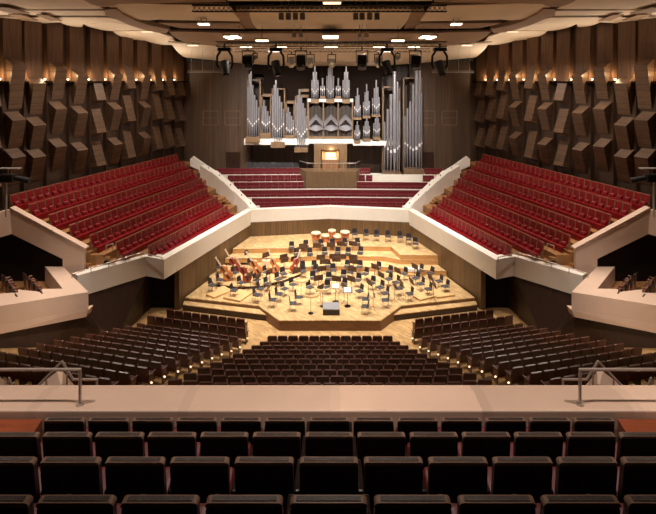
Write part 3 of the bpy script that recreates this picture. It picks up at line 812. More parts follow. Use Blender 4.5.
def ped(case, x0, x1, tops, bottom, boxb, mouth_c, mouth_e, cx=None, case_top=None, dep=.55):
    """tower of pipes: tops = list of (px centre, top y, width px)"""
    t = obox('tower_base', 'organ_wood', x0, x1, bottom, boxb, -dep, .9)
    if case_top is not None:
        a = ow(x0, case_top); b_ = ow(x1, bottom); bm = B()
        xm = (a.x+b_.x)/2; w = abs(b_.x-a.x)
        for sx in (-1,1): box(bm, (xm+sx*(w/2-.06), .8, (a.z+b_.z)/2), (.12,1.3,a.z-b_.z))
        box(bm, (xm,.8,a.z), (w,1.3,.12)); obj('tower_case', bm, 'organ_wood', t)
    n = len(tops); mid = (tops[0][0]+tops[-1][0])/2
    for i, (px, py, wpx) in enumerate(tops):
        u = (px-mid)/max(1e-3,(tops[-1][0]-tops[0][0])/2); y = -dep*.85*(1-.75*u*u)
        zb = ow(px,bottom).z; ztp = ow(px,py).z; m = ow(px, mouth_c+(mouth_e-mouth_c)*abs(u)).z
        bm = B(); pipe_bm(bm, ow(px,py).x, y, zb, ztp, wpx*sc_/2, m)
        obj('pipe', bm, 'pipe', t, smooth=False).data.materials.append(M['pipe_lip'])
def span(x0, x1, tops):
    w = (x1-x0)/len(tops); return [(x0+w*(i+.5), y, w*.98) for i, y in enumerate(tops)]
ped('', 246.5, 260.5, span(247.3,259.8,[87,74,71.5,85,95,100,107]), 136.5, 141.5, 126, 120, case_top=80)
ped('', 271.5, 285, span(272,284.6,[95,85,80,88,96,102,109]), 141.5, 147, 131, 125, case_top=89)
ped('', 294.8, 308, span(295.3,307.8,[103,95,89,97,103,108,116]), 147, 151.5, 136.5, 130, case_top=97)
ped('', 261, 271, span(261.5,270.6,[106,100,106,111,116]), 133, 138, 126, 123, case_top=96, dep=.2)
ped('', 285.3, 294.6, span(285.7,294.3,[113,107,112,116,120]), 135, 139.5, 132, 129, case_top=103, dep=.2)
for a, b_, pk in ((311,319,66), (326,334.5,62), (342,350,66)):
    ped('', a, b_, span(a+.3,b_-.3,[pk+14,pk+6,pk,pk+6,pk+14]), 99, 103, 94, 90, dep=.45)
for a, b_ in ((320,325.3),(335.5,341)):
    ped('', a, b_, span(a,b_,[86,78,86]), 96, 101, 91, 90, dep=.2)
for a, b_, pk, bt in ((353.6,361,88,117.5), (362.6,370,84,116), (371.6,380,80,114.5)):
    ped('', a, b_, span(a+.2,b_-.2,[pk+18,pk+8,pk,pk+7,pk+17]), bt, bt+2, bt-6, bt-9, dep=.45)
for a, b_, pk, bt in ((354,360.2,121,140.5), (363,370,117,138.5), (373,380,114,137)):
    ped('', a, b_, span(a+.1,b_-.1,[pk+9,pk+4,pk,pk+4,pk+9]), bt, bt+2, bt-5, bt-7, dep=.45)
ped('', 382.6, 400.2, [(384.5,122,2),(387.2,109,2.4),(390.2,94,2.7),(393.7,71.5,3.6),(396.9,82,2.3),(399.1,101,2)], 171.5, 179, 153.5, 147, case_top=87, dep=.6)
ped('', 403.2, 422.6, [(404.8,116,1.9),(406.9,108,2),(409.4,101,2.2),(412,84.5,2.5),(415.3,70.5,3.2),(418.7,70.5,3),(421.2,92.7,2)], 168.5, 179, 151, 144, case_top=78, dep=.6)
# ledges, frames and the fanned chamades in the middle
obox('ledge', 'cream', 244.5, 309, 138.5, 144.5, -.25, 1.5)
obox('ledge', 'cream', 308, 353, 139, 143, -.35, 1.5)
obox('ledge', 'cream', 353, 398, 141, 145, -.35, 1.5)
obox('ledge', 'cream', 308, 353, 99, 101.8, -.3, 1.5)
for x in (308.5, 323.4, 338.2, 352.6): obox('post', 'organ_wood', x-.6, x+.6, 102, 139, -.05, .2)
for (a, b_) in ((309,323),(324,338),(338.8,352.2)):
    f = obox('grille_frame', 'organ_wood', a, b_, 136.5, 138.5, -.02, .3)
    bm = B()
    for i in range(10):
        px = a+(b_-a)*(i+.5)/10; zz = ow(px, 103+abs(i-4.5)*1.2).z; z0 = ow(px,136.5).z
        cyl(bm, (ow(px,0).x,.15,z0), (ow(px,0).x,.15,zz), .05, n=6)
    p_ = obj('slim_pipes', bm, 'slim', f); p_['kind'] = 'stuff'
    bm = B(); m_ = (a+b_)/2
    for i in range(12):
        px = a+(b_-a)*(i+.5)/12; pk = 114+abs(px-m_)*1.1; 
        cyl(bm, (ow(px,0).x,-.05,ow(px,pk).z), (ow(px,0).x,-.35,ow(px,pk+5).z), .03, .06, n=8)
        cyl(bm, (ow(px,0).x,-.05,ow(px,125+abs(px-m_)*.2).z), (ow(px,0).x,-.3,ow(px,131-abs(px-m_)*.3).z), .05, .07, n=8)
    p_ = obj('fanned_pipes', bm, 'pipe', f); p_['kind'] = 'stuff'
# wooden frames seen above the pipes
for (x0,x1,y0,y1) in ((262,270.5,94,97),(286,294,101,104),(300,308.5,89,92),(300,308.5,95,96.5)):
    obox('case_rail', 'organ_wood', x0, x1, y0, y1, .7, .9)
# dark body behind the pipes
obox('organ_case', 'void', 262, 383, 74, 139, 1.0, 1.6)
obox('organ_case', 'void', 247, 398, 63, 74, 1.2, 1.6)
# console platform
def onp(px, z, Y): return Vector(((px-CX)*Y/F, Y, z))
Yc = 43.2; zc = ZC-(171.6-HY)*Yc/F
bm = B(); a = onp(306,zc,Yc); b_ = onp(356.5,zc,Yc); a2 = onp(300,zc,44.9); b2 = onp(360,zc,44.9)
zl = ZC-(187-HY)*Yc/F
prism(bm, [(a.x,a.y,zl-.3),(b_.x,b_.y,zl-.3),(b2.x,b2.y,zl-.3),(a2.x,a2.y,zl-.3)], (0,0,zc-zl+.3))
pl = tag(struct('organ_platform', bm, 'organ_wood'), kind='structure')
bm = B(); zr = zc+.75
tube(bm, [(a2.x,44.6,zr),(a.x+.1,Yc+.1,zr),(b_.x-.1,Yc+.1,zr),(b2.x,44.6,zr)], .03)
for i in range(9):
    x = a.x+.1+(b_.x-a.x-.2)*i/8; cyl(bm, (x,Yc+.1,zc), (x,Yc+.1,zr), .014, n=6)
o = obj('platform_railing', bm, 'chrome'); tag(o, 'steel railing round the wooden platform in front of the organ console', 'railing')
con = thing('organ_console', (.1,44.9,zc), 0, 'wooden organ console with lamplit keyboards under the silver pipes', 'console')
bm = B(); k_ = 45/F
def cb(bm, x0,x1,y0,y1,d0,d1):
    p0 = W(x0,y0,44.9); p1 = W(x1,y1,44.9); box(bm, ((p0.x+p1.x)/2-.1,(d0+d1)/2,(p0.z+p1.z)/2-zc), (p1.x-p0.x,d1-d0,p0.z-p1.z))
cb(bm, 314,321,144.5,168.5,-.1,.6); cb(bm, 339.5,347,144.5,168.5,-.1,.6); cb(bm, 321,339.5,144.5,149.5,-.1,.6); cb(bm, 321,339.5,149,169,.3,.6); obj('case', bm, 'organ_wood', con)
bm = B(); cb(bm, 322.5,338.5,160,169.5,-.15,.3); obj('desk', bm, 'frame_wood', con)
bm = B(); cb(bm, 325.5,335.5,153,157.5,.22,.28); obj('music_desk', bm, 'console_glow', con)  # emission makes the music desk look lamplit; it is no lamp
bm = B(); cb(bm, 322,325,151.5,160,.18,.28); cb(bm, 336,339,151.5,160,.18,.28); obj('stop_panel', bm, 'light_wood', con)
bm = B()
for j in range(3): box(bm, (-.02,.12-.1*j+.05,W(0,158.2+j*.6,44.9).z-zc), (1.1,.1,.04))
obj('keyboard', bm, 'paper', con)
l = bpy.data.lights.new('console_lamp','POINT'); l.energy = 25; l.color = (1,.7,.4); l.shadow_soft_size = .1
lo = bpy.data.objects.new('console_lamp', l); C.objects.link(lo); lo.location = (.1,44.6,zc+1.75)

# ------------------------------------------------------------------ orchestra
def chair_meshes():
    p = {}
    bm = B(); box(bm, (0,.20,.70), (.40,.03,.34), rx=-.2, bev=.013, taper=(.86,1)); p['backrest'] = (bm, 'chair_black')
    bm = B(); box(bm, (0,0,.46), (.44,.42,.05), bev=.02); p['seat'] = (bm, 'chair_seat')
    for j, (sx, sy) in enumerate(((-1,-1),(1,-1),(-1,1),(1,1))):
        bm = B(); cyl(bm, (sx*.20,sy*.20,0), (sx*.18,sy*.15,.44), .013, n=6)
        if sy > 0: cyl(bm, (sx*.16,.16,.44), (sx*.15,.22,.62), .012, n=6)
        p['leg'+'_'*j] = (bm, 'chrome')
    return p
oc = make_seat('orchestra_chair', chair_meshes(), '', 'chair', '')
for ch in KIDS[oc.name]:
    if ch.name.startswith('leg'): ch.name = 'leg'
CH = [(212.4,284.9),(220,279.5),(217,266.7),(234.2,290),(241.2,282.5),(256.8,294.5),(260.6,288.3),(256.8,279.7),(267.6,283.8),(248,256),(251,264),
(272.6,299.4),(279,293.6),(284.5,288.4),(293,303),(298.5,296.8),(278.4,279),(293,284.2),(283.6,273.5),(310,287.2),(313.4,278),(327.4,287),(316.4,270.9),(314.3,262.3),
(291.5,247.5),(306,246),(310,254),(324.8,253),(321,245),(296.8,254),(328,262.6),(328.5,279),(343.6,284.5),(343.2,276.5),(333,270),(359.4,290.7),(365.2,298.6),(365.2,306),
(357.7,280),(371.7,282.8),(365.2,273.7),(359.4,266.7),(377.8,268),(380.3,287),(385,292.9),(385.4,299.7),(350.6,272),(347,262.6),(357.6,243.8),(344.5,243.8),(332.4,244.6),
(337.5,253),(348,253.5),(360.3,252.5),(354.7,230.5),(366,232),(376.4,231.5),(388,233),(400.2,236),(408.8,239.3),(415.5,243.3),(389.3,271.7),(404,273.5),(419.7,270),
(388.5,279),(415.8,278),(430.5,273),(439,281),(445.3,286),(420.7,283.5),(428.2,288.8),(409.5,293.4),(399,288),(396,282),(303,262.5),(303,271),(266.5,272),(235,272.5)]
spots = []
zones = {'left': [], 'centre': [], 'right': [], 'rear': []}
for (x, y) in CH:
    z_ = 'rear' if y < 249 else 'left' if x < 303 else 'centre' if x < 349 else 'right'
    zones[z_].append((x, y))
for z_, lst in zones.items():
    lst.sort(key=lambda t: -t[1])
    for i, (x, y) in enumerate(lst):
        p = on_stage(x, y, .47)
        f = Vector((.0-p.x, 28.9-p.y, 0)).normalized()
        if z_ == 'rear': f = Vector((-.1*p.x, -6, 0)).normalized()
        lb = {'left': f"black orchestra chair of the string desks left of the podium, {nth(min(i+1,39))} from the stage front",
              'centre': f"black orchestra chair in the middle behind the podium, {nth(i+1)} from the stage front",
              'right': f"black orchestra chair of the string desks right of the podium, {nth(i+1)} from the stage front",
              'rear': f"black orchestra chair on the rear riser, {nth(i+1)} counting back from the riser edge"}[z_]
        spots.append((p.y, p, rzface(f.x,f.y)+random.uniform(-.15,.15), lb, {'left':'string chairs left of the podium','centre':'wind chairs behind the podium','right':'string chairs right of the podium','rear':'chairs on the rear riser'}[z_]))
place_all(oc, spots, 300, 'x', '', 'chair')

# basses and cellos leaning in their stands
def bass(name, sc, px, py, lean, m, label, cat):
    p = on_stage(px, py, .55*sc)
    t = thing(name, p, 0, label, cat, 'double basses and cellos at rest')
    t.rotation_euler = (-.25, lean, .2)
    t.scale = (sc, sc, sc)
    prof = [(0,.10),(.20,.13),(.30,.22),(.32,.36),(.27,.50),(.19,.62),(.185,.72),(.23,.84),(.235,.95),(.17,1.05),(.07,1.10),(0,1.12)]
    bm = B(); pts = [(x,0,z) for x,z in prof]+[(-x,0,z) for x,z in prof[1:-1]][::-1]
    n = len(pts); rings = []
    for (yy, k) in ((-.13,.90),(-.10,1.),(.10,1.),(.13,.90)):
        rings.append([bm.verts.new((x*k, yy, .6+(z-.6)*k)) for x,_,z in pts])
    for r0, r1 in zip(rings, rings[1:]):
        for i in range(n): bm.faces.new([r0[i], r0[(i+1)%n], r1[(i+1)%n], r1[i]])
    bm.faces.new(rings[0]); bm.faces.new(rings[-1][::-1])
    obj('body', bm, m, t)
    bm = B(); box(bm, (0,-.15,1.36), (.085,.06,.60)); obj('neck', bm, 'neck', t)
    bm = B(); box(bm, (0,-.18,.92), (.06,.02,.40), rx=.05); obj('fingerboard', bm, 'chair_black', t)
    bm = B(); lathe(bm, [(.01,-.06),(.055,-.05),(.06,.05),(.01,.06)], 12, (0,-.14,1.72), Matrix.Rotation(PI/2,4,'Y')); box(bm, (0,-.14,1.64), (.06,.06,.12)); obj('scroll', bm, 'neck', t)
    bm = B(); box(bm, (0,-.16,.58), (.16,.02,.12), taper=(.7,1)); obj('bridge', bm, 'neck', t)
    bm = B(); box(bm, (0,-.15,.32), (.09,.02,.26), taper=(1.2,1)); obj('tailpiece', bm, 'chair_black', t)
    bm = B(); cyl(bm, (0,0,-.02), (0,0,.13), .012, n=6); obj('endpin', bm, 'chrome', t)
bass('double_bass', 1.10, 231.5, 272, -.60, 'varnish', 'orange double bass leaning at the outer end of the line by the wood wall', 'double bass')
bass('double_bass', 1.10, 240, 264, -.58, 'varnish_red', 'dark red double bass, rearmost of those by the wood wall', 'double bass')
bass('double_bass', 1.05, 250, 274, -.50, 'varnish_red', 'red-brown double bass in the middle of the bass group', 'double bass')
bass('double_bass', 1.10, 261, 267, -.55, 'varnish', 'orange double bass nearest to the cellos', 'double bass')
bass('double_bass', 1.0, 277.5, 266, -.36, 'varnish', 'golden double bass standing alone with its pale neck tilted left', 'double bass')
bass('cello', .95, 292.5, 266, .36, 'varnish_red', 'red cello leaning with its neck tilted right', 'cello')

# music stands
def stand_meshes():
    p = {}
    bm = B(); box(bm, (0,0,1.02), (.64,.02,.38), rx=-.15, bev=.006, seg=1); box(bm, (0,-.06,.84), (.62,.08,.02)); p['desk'] = (bm, 'desk_wood')
    bm = B(); cyl(bm, (0,.03,.15), (0,.03,1.0), .013, n=6); p['pole'] = (bm, 'black_metal')
    for j in range(3):
        a = PI/2+j*2*PI/3; bm = B(); tube(bm, [(0,.03,.2),(.25*math.cos(a),.03+.25*math.sin(a),.0)], .010, 6); p['leg'+'_'*j] = (bm, 'black_metal')
    return p
ms = make_seat('music_stand', stand_meshes(), '', 'music stand', '')
for ch in KIDS[ms.name]:
    if ch.name.startswith('leg'): ch.name = 'leg'
ST = [(266,254.8),(283.6,261),(283.6,256.5),(270.5,274),(296.8,270.5),(309.5,246.5),(324,261.4),(324.8,269.7),(320.4,278.4),(320.4,287.5),(298,247.5),(297,254),
(349,277.9),(351.5,263.5),(356,271),(344.5,287),(375,266.5),(380.4,275.8),(364,282),(355,253.5),(341,243.5),(396.3,271.7),(411,281.5),(392.4,285),(415,267),(353,243.5),
(333,262),(334,278),(330,253.5),(343,253),(317,253.5),(316,246),(326,245.5),(275,285),(262,276),(248,273),(424,277),(434,284),(372,292),(401,281)]
ST.sort(key=lambda t: -t[1])
DONE = []
for i, (x, y) in enumerate(ST):
    p = on_stage(x, y, 1.02)
    for it in range(12):
        for q in SOLID+DONE+[Vector((.08,28.7,SZ))]:
            d = Vector((p.x-q.x, p.y-q.y, 0)); L = d.length; need = .62
            if L < need: p += (d/max(L,1e-3))*(need-L)*.5
    DONE.append(p.copy()); f = Vector((-p.x, 28.9-p.y, 0)).normalized()
    # the desk faces the player, who sits on the side away from the podium
    side_ = 'left of' if x < 310 else 'right of' if x > 350 else 'straight behind'
    k = sum(1 for (xx, yy) in ST[:i+1] if (xx < 310) == (x < 310) and (xx > 350) == (x > 350))
    lb = f"dark wooden music stand {side_} the podium, {nth(k)} counting back from the stage front"
    rz = rzface(-f.x, -f.y)
    if i == 0: ms.location = p; ms.rotation_euler = (0,0,rz); ms['label'] = lb; ms['group'] = 'dark music stands'
    else: dup(ms, p, rz, lb, 'dark music stands')
# pale stands with a bent wooden rest
for i, (x, y, lb) in enumerate(((310.8,297.5,'pale bow-shaped stand just left of the podium'),(322.5,291,'pale bow-shaped stand right behind the podium'),(301,282.5,'pale bow-shaped stand beside the front cellos'))):
    p = on_stage(x, y, .95); t = thing('bow_stand', p, 0, lb, 'music stand', 'pale bow-shaped stands')
    bm = B(); prev = None
    for j in range(9):
        a = -.9+1.8*j/8; q = Vector((math.sin(a)*.62, .1-math.cos(a)*.25, .95+.12*abs(a)**2))
        if prev is not None: hexa(bm, [prev, q, q+Vector((0,.12,0)), prev+Vector((0,.12,0))], [prev+Vector((0,.04,.1)), q+Vector((0,.04,.1)), q+Vector((0,.15,.1)), prev+Vector((0,.15,.1))])
        prev = q
    obj('desk', bm, 'light_wood', t)
    bm = B(); cyl(bm, (0,0,0), (0,0,.95), .014, n=6); obj('pole', bm, 'black_metal', t)
    bm = B(); cyl(bm, (0,0,0), (0,0,.02), .16, n=16); obj('base', bm, 'black_metal', t)
for i, (x, y, lb) in enumerate(((347.5,290,'music stand holding open white sheets right of the podium'),(335.5,286,'conductor\'s stand carrying a pale open score behind the podium'))):
    p = on_stage(x, y, 1.0); t = thing('score_stand', p, 0, lb, 'music stand')
    bm = B(); box(bm, (0,0,1.0), (.62,.03,.40), rx=-.6 if i else -.9); obj('desk', bm, 'desk_wood' if i == 0 else 'light_wood', t)
    bm = B(); cyl(bm, (0,0,0), (0,0,1.0), .015, n=6); obj('pole', bm, 'black_metal', t)
    bm = B(); cyl(bm, (0,0,0), (0,0,.02), .2, n=16); obj('base', bm, 'black_metal', t)
    o = obj('sheet_music', (lambda b: (box(b, (0,0,0), (.42,.012,.3), rx=-.6 if i else -.9), b)[1])(B()), 'paper', loc=p+Vector((0,-.03,1.03)))
    tag(o, 'open white music pages on the stand right of the podium' if i == 0 else 'pale open score on the conductor\'s stand', 'sheet music')

# timpani and percussion
TP = [(316,237.5,.37,'first'),(325.3,240,.33,'second'),(332,235,.31,'third'),(337.5,241,.33,'fourth'),(345,236.5,.37,'fifth')]
for (px, py, r, o_) in TP:
    p = on_stage(px, py, .45); t = thing('kettledrum', p, 0, f'copper kettledrum with a cream skin, {o_} from the left in the arc', 'drum', 'kettledrums at the back of the stage')
    bm = B(); lathe(bm, [(.10,.22),(r*.5,.27),(r*.85,.42),(r*.97,.60),(r,.80)], 20); obj('bowl', bm, 'copper', t, smooth=True)
    bm = B(); lathe(bm, [(r*1.03,.78),(r*1.05,.83),(r*.98,.86)], 20); obj('skin', bm, 'drumskin', t)
    for j in range(3):
        a = j*2*PI/3+.5; bm = B(); tube(bm, [(r*1.0*math.cos(a),r*math.sin(a),.75),(r*.8*math.cos(a),r*.8*math.sin(a),.0)], .02, 6); obj('leg', bm, 'chrome', t)
# conductor podium
t = thing('podium', on_stage(331.3,315.5,.0), 0, 'grey carpeted conductor podium with a dark base and thin rail', 'podium')
bm = B(); box(bm, (0,.45,.34), (1.0,.9,.06), bev=.01); obj('platform', bm, 'grey', t)
bm = B(); box(bm, (0,.45,.155), (.98,.88,.31)); obj('base', bm, 'leather', t)
bm = B(); tube(bm, [(-.46,.85,.3),(-.46,.85,1.2),(.46,.85,1.2),(.46,.85,.3)], .012, 6); obj('rail', bm, 'chrome', t)
# low wooden platforms under the outer string desks
for i, (pts, lb) in enumerate(((((206,294.5),(223.5,285.5),(231.5,290.5),(214,297.5)),'low pale wooden platform at the outer edge of the left strings'),
        (((223,297.5),(238,289),(253,292),(240,301)),'low pale wooden platform inside the first one on the left'),
        (((413.5,296),(430,288.5),(436,296),(420,300)),'low pale wooden platform at the right, nearer the podium'),
        (((431,290),(447,285.5),(455,295),(437,297.5)),'low pale wooden platform at the outer right edge of the stage'))):
    w = [onz(x,y,.70) for x,y in pts]; bm = B(); prism(bm, [(p.x,p.y,.6) for p in w], (0,0,.12))
    tag(obj('floor_platform', bm, 'light_wood'), lb, 'platform', 'low stage platforms')
bm = B(); p = onz(409.5,261.5,1.3); box(bm, (p.x,p.y-.9,1.07), (1.05,.3,.22), bev=.02); tag(obj('low_bench', bm, 'paper'), 'long white box lying against the riser on the right', 'box')
bm = B(); box(bm, (0,0,.22), (.6,.4,.44), bev=.02); o = obj('percussion_crate', bm, 'drumskin', loc=on_stage(266,265,.2)); tag(o, 'pale round-cornered case among the double basses', 'case')

# broadcast cameras at both side walls
for s, side in SIDES:
    p = W(8,178,25.5); p.x *= -s
    t = thing('robotic_camera', (p.x,p.y,p.z-1.9), 0, f'black broadcast camera on a pole by the {side} side wall', 'camera', 'robotic broadcast cameras')
    bm = B(); box(bm, (0,0,1.9), (.75,.45,.42), bev=.05); obj('body', bm, 'black', t)
    bm = B(); cyl(bm, (-s*.3,0,1.92), (-s*1.1,.1,1.72), .13, .16, 14); obj('lens', bm, 'black', t)
    bm = B(); cyl(bm, (s*.1,0,-.2), (s*.1,0,1.7), .05, n=8); obj('pole', bm, 'lamp_grey', t)
    bm = B(); box(bm, (-s*.1,0,2.42), (1.1,.3,.05)); cyl(bm, (0,0,2.1), (0,0,2.42), .03); obj('bracket', bm, 'lamp_grey', t)

# ------------------------------------------------------------------ ceiling hardware
def truss(px0, px1, py0, py1, Y, m, label, n=None, diag=1):
    a = W(px0,py0,Y); b_ = W(px1,py1,Y); h = a.z-b_.z; w = h*.6; L = b_.x-a.x
    t = thing('lighting_truss', ((a.x+b_.x)/2, Y, b_.z), 0, label, 'truss')
    r = h*.085; n = n or int(L/(h*1.5))
    bm = B()
    for yy in (0, w):
        for zz in (0, h): cyl(bm, (-L/2,yy,zz), (L/2,yy,zz), r, n=8)
    obj('chord', bm, m, t)
    bm = B()
    for i in range(n):
        x0 = -L/2+L*i/n; x1 = -L/2+L*(i+1)/n; xm = (x0+x1)/2
        for yy in (0,):
            cyl(bm, (x0,yy,0), (xm,yy,h), r*.6, n=6); cyl(bm, (xm,yy,h), (x1,yy,0), r*.6, n=6)
            if diag > 1: cyl(bm, (x0,yy,h), (xm,yy,0), r*.5, n=6); cyl(bm, (xm,yy,0), (x1,yy,h), r*.5, n=6)
        cyl(bm, (x0,0,h), (x0,w,h), r*.5, n=6); cyl(bm, (x0,0,0), (x0,w,0), r*.5, n=6)
    obj('bracing', bm, m, t)
    bm = B()
    for i in range(4):
        x = -L/2+L*(.1+.8*i/3); cyl(bm, (x,w/2,h), (x,w/2,ZC+4.8-b_.z), .012, n=5)
    obj('hanger', bm, m, t)
truss(192,447,5,11.3,22.8,'truss_black','long black truss nearest the audience under the ceiling', diag=2)
truss(216,447,41.5,46.3,30,'truss','long grey truss carrying the row of stage lights')
truss(235,430,48.5,51.8,33.5,'truss','thin grey truss just behind the row of stage lights')
truss(314,376,61.8,64.6,38,'chrome','short bright truss in front of the organ')
for s, side in SIDES:
    a, b_ = (187,229) if s < 0 else (432,474)
    truss(a, b_, 71, 72.6, 42, 'lamp_grey', f'thin lighting bar in front of the wood panelling at the {side} of the organ')
def moving_head(px, name='moving_head_light'):
    Y = 30.2; p = W(px, 47, Y); t = thing(name, p, 0, '', 'stage light', 'black moving head lights')
    bm = B(); t.scale = (1.3,)*3; box(bm, (0,0,-.12), (.62,.4,.18), bev=.03); cyl(bm, (0,0,-.05), (0,0,.16), .05); obj('base', bm, 'black_metal', t)
    bm = B()
    for sx in (-1,1): tube(bm, [(sx*.2,0,-.2),(sx*.36,0,-.45),(sx*.38,0,-.85),(sx*.30,0,-1.05)], .055, 8)
    obj('yoke', bm, 'black_metal', t)
    bm = B(); cyl(bm, (-.05,.1,-.72), (.10,-.12,-1.35), .22, .17, 14); obj('head', bm, 'black', t, smooth=False)
    bm = B(); cyl(bm, (.10,-.12,-1.35), (.115,-.14,-1.42), .17, .15, 14); obj('lens', bm, 'glass_dark', t)
    return t
def fresnel(px, m, label, Y=30.2, y0=47, sc=1.15):
    p = W(px, y0, Y); t = thing('spotlight', p, 0, label, 'stage light', 'yoke-hung spotlights on the truss')
    bm = B(); tube(bm, [(-.32*sc,0,-.9*sc),(-.32*sc,0,-.2*sc),(.32*sc,0,-.2*sc),(.32*sc,0,-.9*sc)], .03, 6); cyl(bm, (0,0,0), (0,0,-.2*sc), .04); obj('yoke', bm, 'black_metal', t)
    bm = B(); box(bm, (0,0,-.75*sc), (.52*sc,.5*sc,.62*sc), bev=.06, rx=.25); obj('housing', bm, m, t)
    bm = B(); cyl(bm, (0,-.1,-1.0*sc), (0,-.2,-1.22*sc), .2*sc, .24*sc, 14); obj('lens_hood', bm, m, t)
    return t
for i, px in enumerate((224.6,276,387,439.7)):
    moving_head(px)['label'] = f'black moving head light under the grey truss, {nth(i+1)} of four from the left'
for px, m, lb in ((248,'black_metal','black box spotlight between the two moving heads on the left'),(301,'black_metal','black spotlight with pale top, left of the organ towers'),
                  (362,'black_metal','black spotlight with pale top, right of the organ towers'),(415.3,'black_metal','black box spotlight between the two moving heads on the right')):
    fresnel(px, m, lb)
for px, lb in ((291.5,'silver spotlight beside the black one on the left half of the truss'),(310.5,'small silver spotlight left of the middle organ pipes'),(331.7,'silver spotlight hanging in the very middle'),(378.3,'silver spotlight left of the moving head on the right'),(255,'small silver spotlight behind the box spotlight at the left'),(397.7,'tiny silver globe spotlight between moving head and box spotlight')):
    fresnel(px, 'lamp_grey', lb, Y=32, y0=52, sc=.8 if px not in (397.7,255) else .5)
for i, px in enumerate((281.3,288.5,295.6,302.5,355.6,362,369.5,377)):
    p = W(px,16.5,24.5); bm = B(); box(bm, (0,0,0), (.26,.26,.36), bev=.03); cyl(bm, (0,0,.18), (0,0,1.3), .015, n=5)
    tag(obj('ceiling_speaker', bm, 'grey', loc=p), f'grey box loudspeaker below the big pale ceiling bay, {nth(i+1)} from the left', 'loudspeaker', 'hanging box loudspeakers')
for i, px in enumerate((294,301,359.5,366.5)):
    p = W(px,35,29.5); bm = B(); box(bm, (0,0,0), (.26,.22,.34), bev=.05); cyl(bm, (0,0,.17), (0,0,.66), .015, n=5)
    tag(obj('follow_lamp', bm, 'lamp_grey', loc=p), f'pale small hanging floodlight above the grey truss, {nth(i+1)} from the left', 'lamp', 'small pale floodlights')
def ceil_lamp(px, py, Y, w, d, label, h=.10, name='ceiling_light', m='glow'):
    p = W(px, py, Y); t = thing(name, p, 0, label, 'lamp', 'bright ceiling lights')
    bm = B(); box(bm, (0,0,h*.5+.02), (w+.1,d+.1,h)); obj('housing', bm, 'lamp_grey', t)
    bm = B(); box(bm, (0,0,-.02), (w,d,.06), bev=.02); obj('diffuser', bm, m, t)
    bm = B(); cyl(bm, (0,0,h), (0,0,.9), .015, n=5); obj('stem', bm, 'black_metal', t)
LIGHTS = []
ceil_lamp(330.5, 37, 31, 1.0, 1.5, 'bright rectangular ceiling light in the middle above the organ')
for s, side in SIDES:
    X_ = lambda d: CX+s*d
    ceil_lamp(X_(101), 37.5, 33, .42, 1.6, f'bright oval ceiling light at the {side}, inner one of a pair'); ceil_lamp(X_(94), 37, 33, .42, 1.6, f'bright oval ceiling light at the {side}, nearer the middle')
    ceil_lamp(X_(68), 40.5, 29.5, .75, .4, f'slim bright bar light on the {side} just above the grey truss')
    ceil_lamp(X_(123.5), 24.2, 27.5, .24, .5, f'small round downlight at the {side}, inner of a close pair'); ceil_lamp(X_(129), 24.2, 27.5, .24, .5, f'small round downlight at the {side}, outer of a close pair')
    ceil_lamp(X_(160), 3.5, 24.3, .6, .5, f'round glowing downlight near the top edge at the {side}')
    ceil_lamp(X_(182), 31.5, 36.5, .9, .4, f'soft downlight in the pale side bay at the {side}', m='glow_soft', h=.04)
    ceil_lamp(X_(137), 45.3, 40, .8, .5, f'soft downlight in the rearmost pale bay at the {side}', m='glow_soft', h=.04)
    ceil_lamp(X_(312), .4, 25, 1.1, .4, f'soft downlight over the {side} side balcony at the top edge', m='glow_soft', h=.04)
    for j, d in enumerate((49, 84)): ceil_lamp(X_(d), 46.8, 36, .85, .3, f'thin strip light behind the grey truss, {nth(j+1)} {side} of the middle')
ceil_lamp(331, 46.8, 36, 1.0, .3, 'thin strip light behind the grey truss in the very middle')
ceil_lamp(332, 3.0, 24.2, .9, .5, 'glowing downlight above the black truss in the middle', m='glow_soft')

# ------------------------------------------------------------------ light
def area(loc, target, size, power, col=(1,.80,.60), spread=2.2):
    l = bpy.data.lights.new('lamp','AREA'); l.shape = 'DISK'; l.size = size; l.energy = power; l.color = col; l.spread = spread
    o = bpy.data.objects.new('lamp', l); C.objects.link(o); o.location = loc
    o.rotation_euler = (Vector(target)-Vector(loc)).to_track_quat('-Z','Y').to_euler(); return o
WARM = (1,.86,.74); COOL = (1,.95,.88)
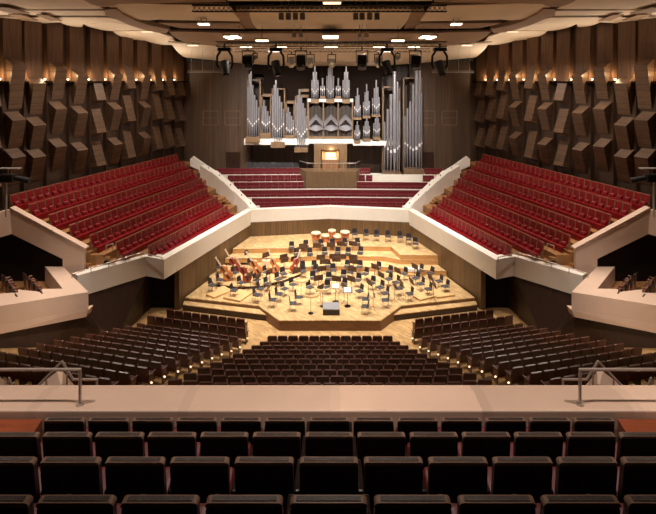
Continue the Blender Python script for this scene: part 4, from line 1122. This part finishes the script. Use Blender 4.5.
# stage rig
for x in (-6.5,-2.2,2.2,6.5): area((x,30.5,16.3), (x*.8,33.5,1), .45, 390, COOL, 1.4)
for x in (-4,4): area((x,36.0,16.6), (x,40.5,5), .45, 150, COOL, 1.6)
area((0,27,16.5), (0,29,0), .45, 220, COOL, 1.2)
# house downlights over side balconies
for s in (-1,1):
    for Y in (29.5,34,38.5): area((s*(wallX(Y)-4.6),Y,17.4), (s*(wallX(Y)-3.8),Y,5), .5, 230, WARM, 2.3)
    area((s*12,24.5,17.5), (s*14,25,3), .5, 200, WARM, 1.5)
    area((s*9,20.5,17.8), (s*8,20.5,2), .5, 30, WARM, 1.4)
    area((s*6,5.4,18.2), (s*5,6.8,9), .4, 80, WARM, 1.3); area((s*9,12,18.2), (s*14,23,3.5), .5, 55, WARM, .5)  # second lamp per side: unseen front fill added to brighten the loges
area((0,21.5,17.8), (0,21.5,2), .5, 100, WARM, 1.4)
area((0,24.5,17.8), (0,26.5,0), .5, 160, WARM, 1.4)
area((0,5.2,18.2), (0,6.8,9), .4, 90, WARM, 1.3)
for s in (-1,1): area((s*3,2.5,18.2), (s*2,3,9), .4, 5, WARM, 1.9)
for s in (-1,1):
    for Y in (27,32,37,42): area((s*(wallX(Y)-1.5),Y,14.9), (s*(wallX(Y)-5),Y,19), .4, 60, WARM, 2.4)  # unseen upward fill, added to brighten the side ceiling
for s in (-1,1): area((s*4,32.5,17.0), (s*3.5,45.6,10.0), .5, 95, COOL, .9)  # unseen frontal fill, added to brighten the organ pipes
# organ
for x in (-7,-2.5,2.5,7): area((x,38.0,16.4), (x,45.6,10), .5, 190, COOL, 1.4)

w = bpy.data.worlds.new('world'); bpy.context.scene.world = w; w.use_nodes = True
w.node_tree.nodes['Background'].inputs['Color'].default_value = (.02,.015,.01,1)
w.node_tree.nodes['Background'].inputs['Strength'].default_value = 1.0
sc = bpy.context.scene
sc.view_settings.view_transform = 'Standard'; sc.view_settings.look = 'None'; sc.view_settings.exposure = 0.12; sc.view_settings.gamma = 1
sc.view_settings.use_curve_mapping = False
sc.cycles.use_denoising = True
sc.cycles.max_bounces = 6; sc.cycles.diffuse_bounces = 4; sc.cycles.glossy_bounces = 3
sc.cycles.sample_clamp_indirect = 4
